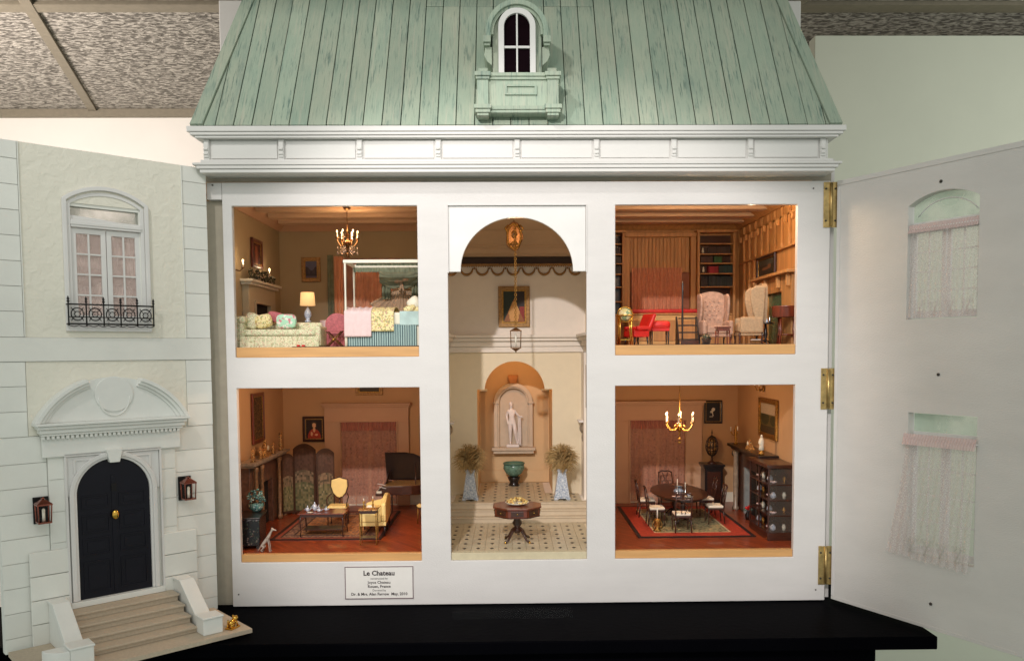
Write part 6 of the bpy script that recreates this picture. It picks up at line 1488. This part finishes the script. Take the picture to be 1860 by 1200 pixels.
part('cartouche_scroll', MB().tube([(.0135 * cos(t * pi / 16), -.001, .024 * sin(t * pi / 16)) for t in range(33)], .0020, 6, False).tube([(-.012, -.001, .006), (-.018, -.001, .016), (-.011, -.001, .022)], .0019, 6).tube([(.012, -.001, .006), (.018, -.001, .016), (.011, -.001, .022)], .0019, 6).tube([(-.010, -.001, -.018), (0, -.002, -.010), (.010, -.001, -.018)], .0018, 6), GOLD, cr)
part('cartouche_boss', MB().ball((0, -.001, .004), (.006, .004, .008), 8).ball((0, -.002, -.016), (.005, .003, .005), 6), ORNATE, cr)
part('ceiling_hook', MB().tube([(0, .0015, .028), (0, .0015, .0318)], .0010, 5), ANTQ, cr)
# octagonal table
ht = thing('octagonal_table', 'eight-sided red mahogany drum table on three splayed legs in the hall', 'table', (.0105, .094, FL))
oc = lambda r: [(r * cos(RAD(22.5 + 45 * i)), r * sin(RAD(22.5 + 45 * i))) for i in range(8)]
part('table_top', MB().prism(oc(.0505), 'z', .0685, .0715), REDWOOD, ht, bevel=.0006); part('drum', MB().prism(oc(.0465), 'z', .0535, .0683), REDWOOD, ht, bevel=.0005); part('drum_base', MB().prism(oc(.0475), 'z', .0520, .0533), DKWOOD, ht)
for i in range(8):
    a = RAD(45 * i); r = .0432; d = part('drawer', MB().box(-.012, .012, -.0012, 0, .0560, .0660), DKWOOD, ht, bevel=.0004); d.location = (r * cos(a), r * sin(a), 0); d.rotation_euler = (0, 0, a + pi / 2)
    part('drawer_pull', MB().ball((0, -.0018, .061), .0012, 5), BRASS, d)
part('pedestal', MB().lathe([(.005, .016), (.008, .022), (.005, .028), (.010, .036), (.006, .044), (.012, .0518)], n=16), DKWOOD, ht)
for k in range(4):
    a = k * pi / 2 + pi / 4; c, s = cos(a), sin(a)
    part('leg', MB().tube([(.004 * c, .004 * s, .026), (.014 * c, .014 * s, .020), (.024 * c, .024 * s, .006), (.032 * c, .032 * s, .003)], [.0035, .003, .0022, .0026], 8), DKWOOD, ht); part('brass_castor', MB().ball((.033 * c, .033 * s, .0024), .0023, 6), BRASS, ht)
fb = thing('gilt_fruit_bowl', 'low glass dish heaped with pale gold flowers on the octagonal table', 'bowl', (.0105, .094, FL + .0717))
part('dish', MB().lathe([(.008, 0), (.018, .002), (.0235, .0055), (.022, .0052), (.008, .001)], n=24), IVORY, fb)
mb = MB()
for i in range(60): a = random.uniform(0, 2 * pi); r = .021 * random.random() ** .5; mb.ball((r * cos(a), r * sin(a), .004 + .009 * (1 - (r / .022) ** 2)), .0024, 4)
part('flowers', mb, FRUIT, fb)
pt = thing('celadon_jardiniere', 'green glazed bowl with dark inner rim on a carved black stand in the hall alcove', 'bowl', (.006, .520, -.3298))
part('stand', MB().lathe([(.014, 0), (.012, .004), (.010, .008), (.013, .012), (.016, .020), (.014, .022)], n=18), EBONY, pt)
part('bowl', MB().lathe([(.010, .0222), (.020, .030), (.0265, .042), (.0255, .050), (.0240, .052), (.0225, .050), (.022, .042), (.008, .026)], n=28), CELADON, pt)
part('bowl_rim', MB().lathe([(.0240, .0522), (.0268, .0528), (.0268, .056), (.0240, .057), (.0225, .0530)], n=28), mat('sea_green_glaze', S(92, 128, 108), .15), pt)
def grassurn(name, label, loc, tilt):
    o = thing(name, label, 'planter', loc)
    part('urn_body', MB().frustum(0, 0, .006, .062, .0165, .0165, .0085, .0085), PORC, o, bevel=.0008)
    part('urn_collar', B(-.011, .011, -.011, .011, .0622, .068), PORC, o, bevel=.0008); part('urn_plinth', MB().prism([(-.018, 0), (-.011, 0), (-.007, .003), (.007, .003), (.011, 0), (.018, 0), (.018, .0058), (-.018, .0058)], 'y', -.018, .018), PORC, o, bevel=.0006)
    mb = MB()
    cen = Vector((0, 0, .094))
    for i in range(1000):
        a = random.uniform(0, 2 * pi); e = random.uniform(-1, 1); q = math.sqrt(1 - e * e)
        d = Vector((q * cos(a), q * sin(a), e)); R_ = .033 * random.uniform(.55, 1.15) ** .5
        p1 = cen + d * R_ * .45; p2 = cen + d * R_ * .85 + Vector((-sin(a), cos(a), random.uniform(-.5, .5))) * .004
        p3 = cen + d * R_ * random.uniform(.95, 1.12) + Vector((cos(a * 3), sin(a * 5), -.8)) * .006
        mb.tube([cen + Vector((0, 0, -.020)), p1, p2, p3], [.0005, .0005, .0005, .0003], 3, False)
    part('dried_grass', mb, STRAW, o, kind='stuff'); return o
grassurn('grass_planter', 'blue and white tapered planter with dried grass on the left of the hall landing', (-.092, .330, -.3298), 0)
grassurn('grass_planter', 'blue and white tapered planter with dried grass on the right of the hall landing', (.112, .328, -.3298), 0)
# the statue in the niche
stt = thing('marble_statue', 'white marble statue of a standing nude youth with a cloak in the niche', 'statue', (.003, .560, -.2400))
part('statue_base', B(-.015, .017, -.009, .009, .0004, .007), STATUE, stt, bevel=.001)
V_ = []; E_ = []; R_l = []
def jn(p, r, prev=None):
    V_.append(p); R_l.append(r)
    if prev is not None: E_.append((prev, len(V_) - 1))
    return len(V_) - 1
pel = jn((-.001, 0, .0640), .0056); wai = jn((-.0015, 0, .0735), .0050, pel); che = jn((-.0025, 0, .0860), .0064, wai); nb = jn((-.0025, 0, .0950), .0036, che); nk = jn((-.0028, -.0003, .0985), .0022, nb)
h1 = jn((-.0033, -.0012, .1035), .0037, nk); h2 = jn((-.0035, -.0010, .1080), .0036, h1)
nose = jn((-.0036, -.0052, .1052), .0007, h1)
# viewer-left arm hanging, hand on the thigh
a1 = jn((-.0105, 0, .0915), .0031, che); a2 = jn((-.0145, .001, .0790), .0023, a1); a3 = jn((-.0120, -.0045, .0660), .0017, a2); a4 = jn((-.0108, -.0058, .0620), .0019, a3)
for k in range(4):
    f1 = jn((-.0118 + k * .0010, -.0068, .0597 - .0003 * (1.5 - abs(k - 1.5))), .00055, a4); jn((-.0114 + k * .0010, -.0074, .0572 + .0004 * abs(k - 1.4)), .00045, f1)
jn((-.0088, -.0070, .0610), .0005, a4)
# viewer-right arm bent out holding the cloak
b1 = jn((.0060, 0, .0905), .0031, che); b2 = jn((.0135, .0015, .0800), .0023, b1); b3 = jn((.0195, -.0050, .0765), .0017, b2); b4 = jn((.0225, -.0065, .0765), .0018, b3)
for k in range(4):
    f1 = jn((.0245, -.0075, .0777 - k * .0010), .00055, b4); jn((.0252, -.0090, .0770 - k * .0009), .00045, f1)
jn((.0230, -.0080, .0790), .0005, b4)
l1 = jn((-.0055, 0, .0590), .0050, pel); l2 = jn((-.0060, -.0015, .0480), .0044, l1); l3 = jn((-.0055, -.0020, .0350), .0030, l2); l4 = jn((-.0052, .0008, .0240), .0029, l3); l5 = jn((-.0050, .0015, .0110), .0017, l4); l6 = jn((-.0052, -.0020, .0085), .0016, l5); jn((-.0056, -.0060, .0082), .0012, l6)
r1 = jn((.0040, 0, .0590), .0050, pel); r2 = jn((.0055, -.0035, .0485), .0043, r1); r3 = jn((.0072, -.0055, .0360), .0030, r2); r4 = jn((.0090, -.0010, .0250), .0028, r3); r5 = jn((.0112, .0035, .0125), .0017, r4); r6 = jn((.0122, .0000, .0092), .0015, r5); jn((.0134, -.0040, .0082), .0012, r6)
skinned('statue_body', V_, E_, [q * (1.36 if q > .001 else 1.15) for q in R_l], STATUE, stt)
part('statue_hair', MB().ball((-.0035, .0004, .1090), (.0050, .0050, .0048), 7).ball((-.0065, .0002, .1075), (.0016, .003, .003), 5).ball((-.0005, .0002, .1075), (.0016, .003, .003), 5), STATUE, stt)
part('cloak', MB().sheet(lambda u, v: (.0130 + .008 * u - .003 * (1 - v) + .0045 * (1 - v), .0010 - .004 * u + .0016 * sin(u * 14 + v * 3), .008 + .071 * v - .006 * u * (1 - v)), 26, 14), STATUE, stt, solid=.0012)
part('statue_support', MB().tube([(.0125, .0045, .0070), (.0120, .0045, .0300), (.0085, .0030, .0520)], [.0035, .0026, .0018], 8), STATUE, stt)
# marble console on each side wall of the hall
for s, x, y, lb in ((-1, .1715, .365, 'white marble shell bracket on the right hand wall of the hall'), (1, -.1475, .345, 'white marble shell bracket on the left hand wall of the hall')):
    o = thing('marble_bracket', lb, 'bracket', (x, y, -.185))
    part('bracket_shelf', B(*sorted((0, s * .020)), -.022, .022, .024, .028), STATUE, o, bevel=.0008)
    part('bracket_shell', MB().ball((s * .007, 0, .010), (.010, .018, .013), 8).ball((s * .005, 0, -.012), (.007, .010, .014), 8), MARBLE, o)
point('hall_light', (.0125, .055, .238), .17, .015, (1, .66, .38))  # light added out of view behind the arch to warm the upper hall
o = thing('unseen_ceiling_lamp', 'unseen brass lamp added behind the top of the hall arch', 'lamp', (.0125, .055, .2598)); part('lamp_cap', MB().lathe([(.006, -.010), (.010, 0)], n=14), ANTQ, o)
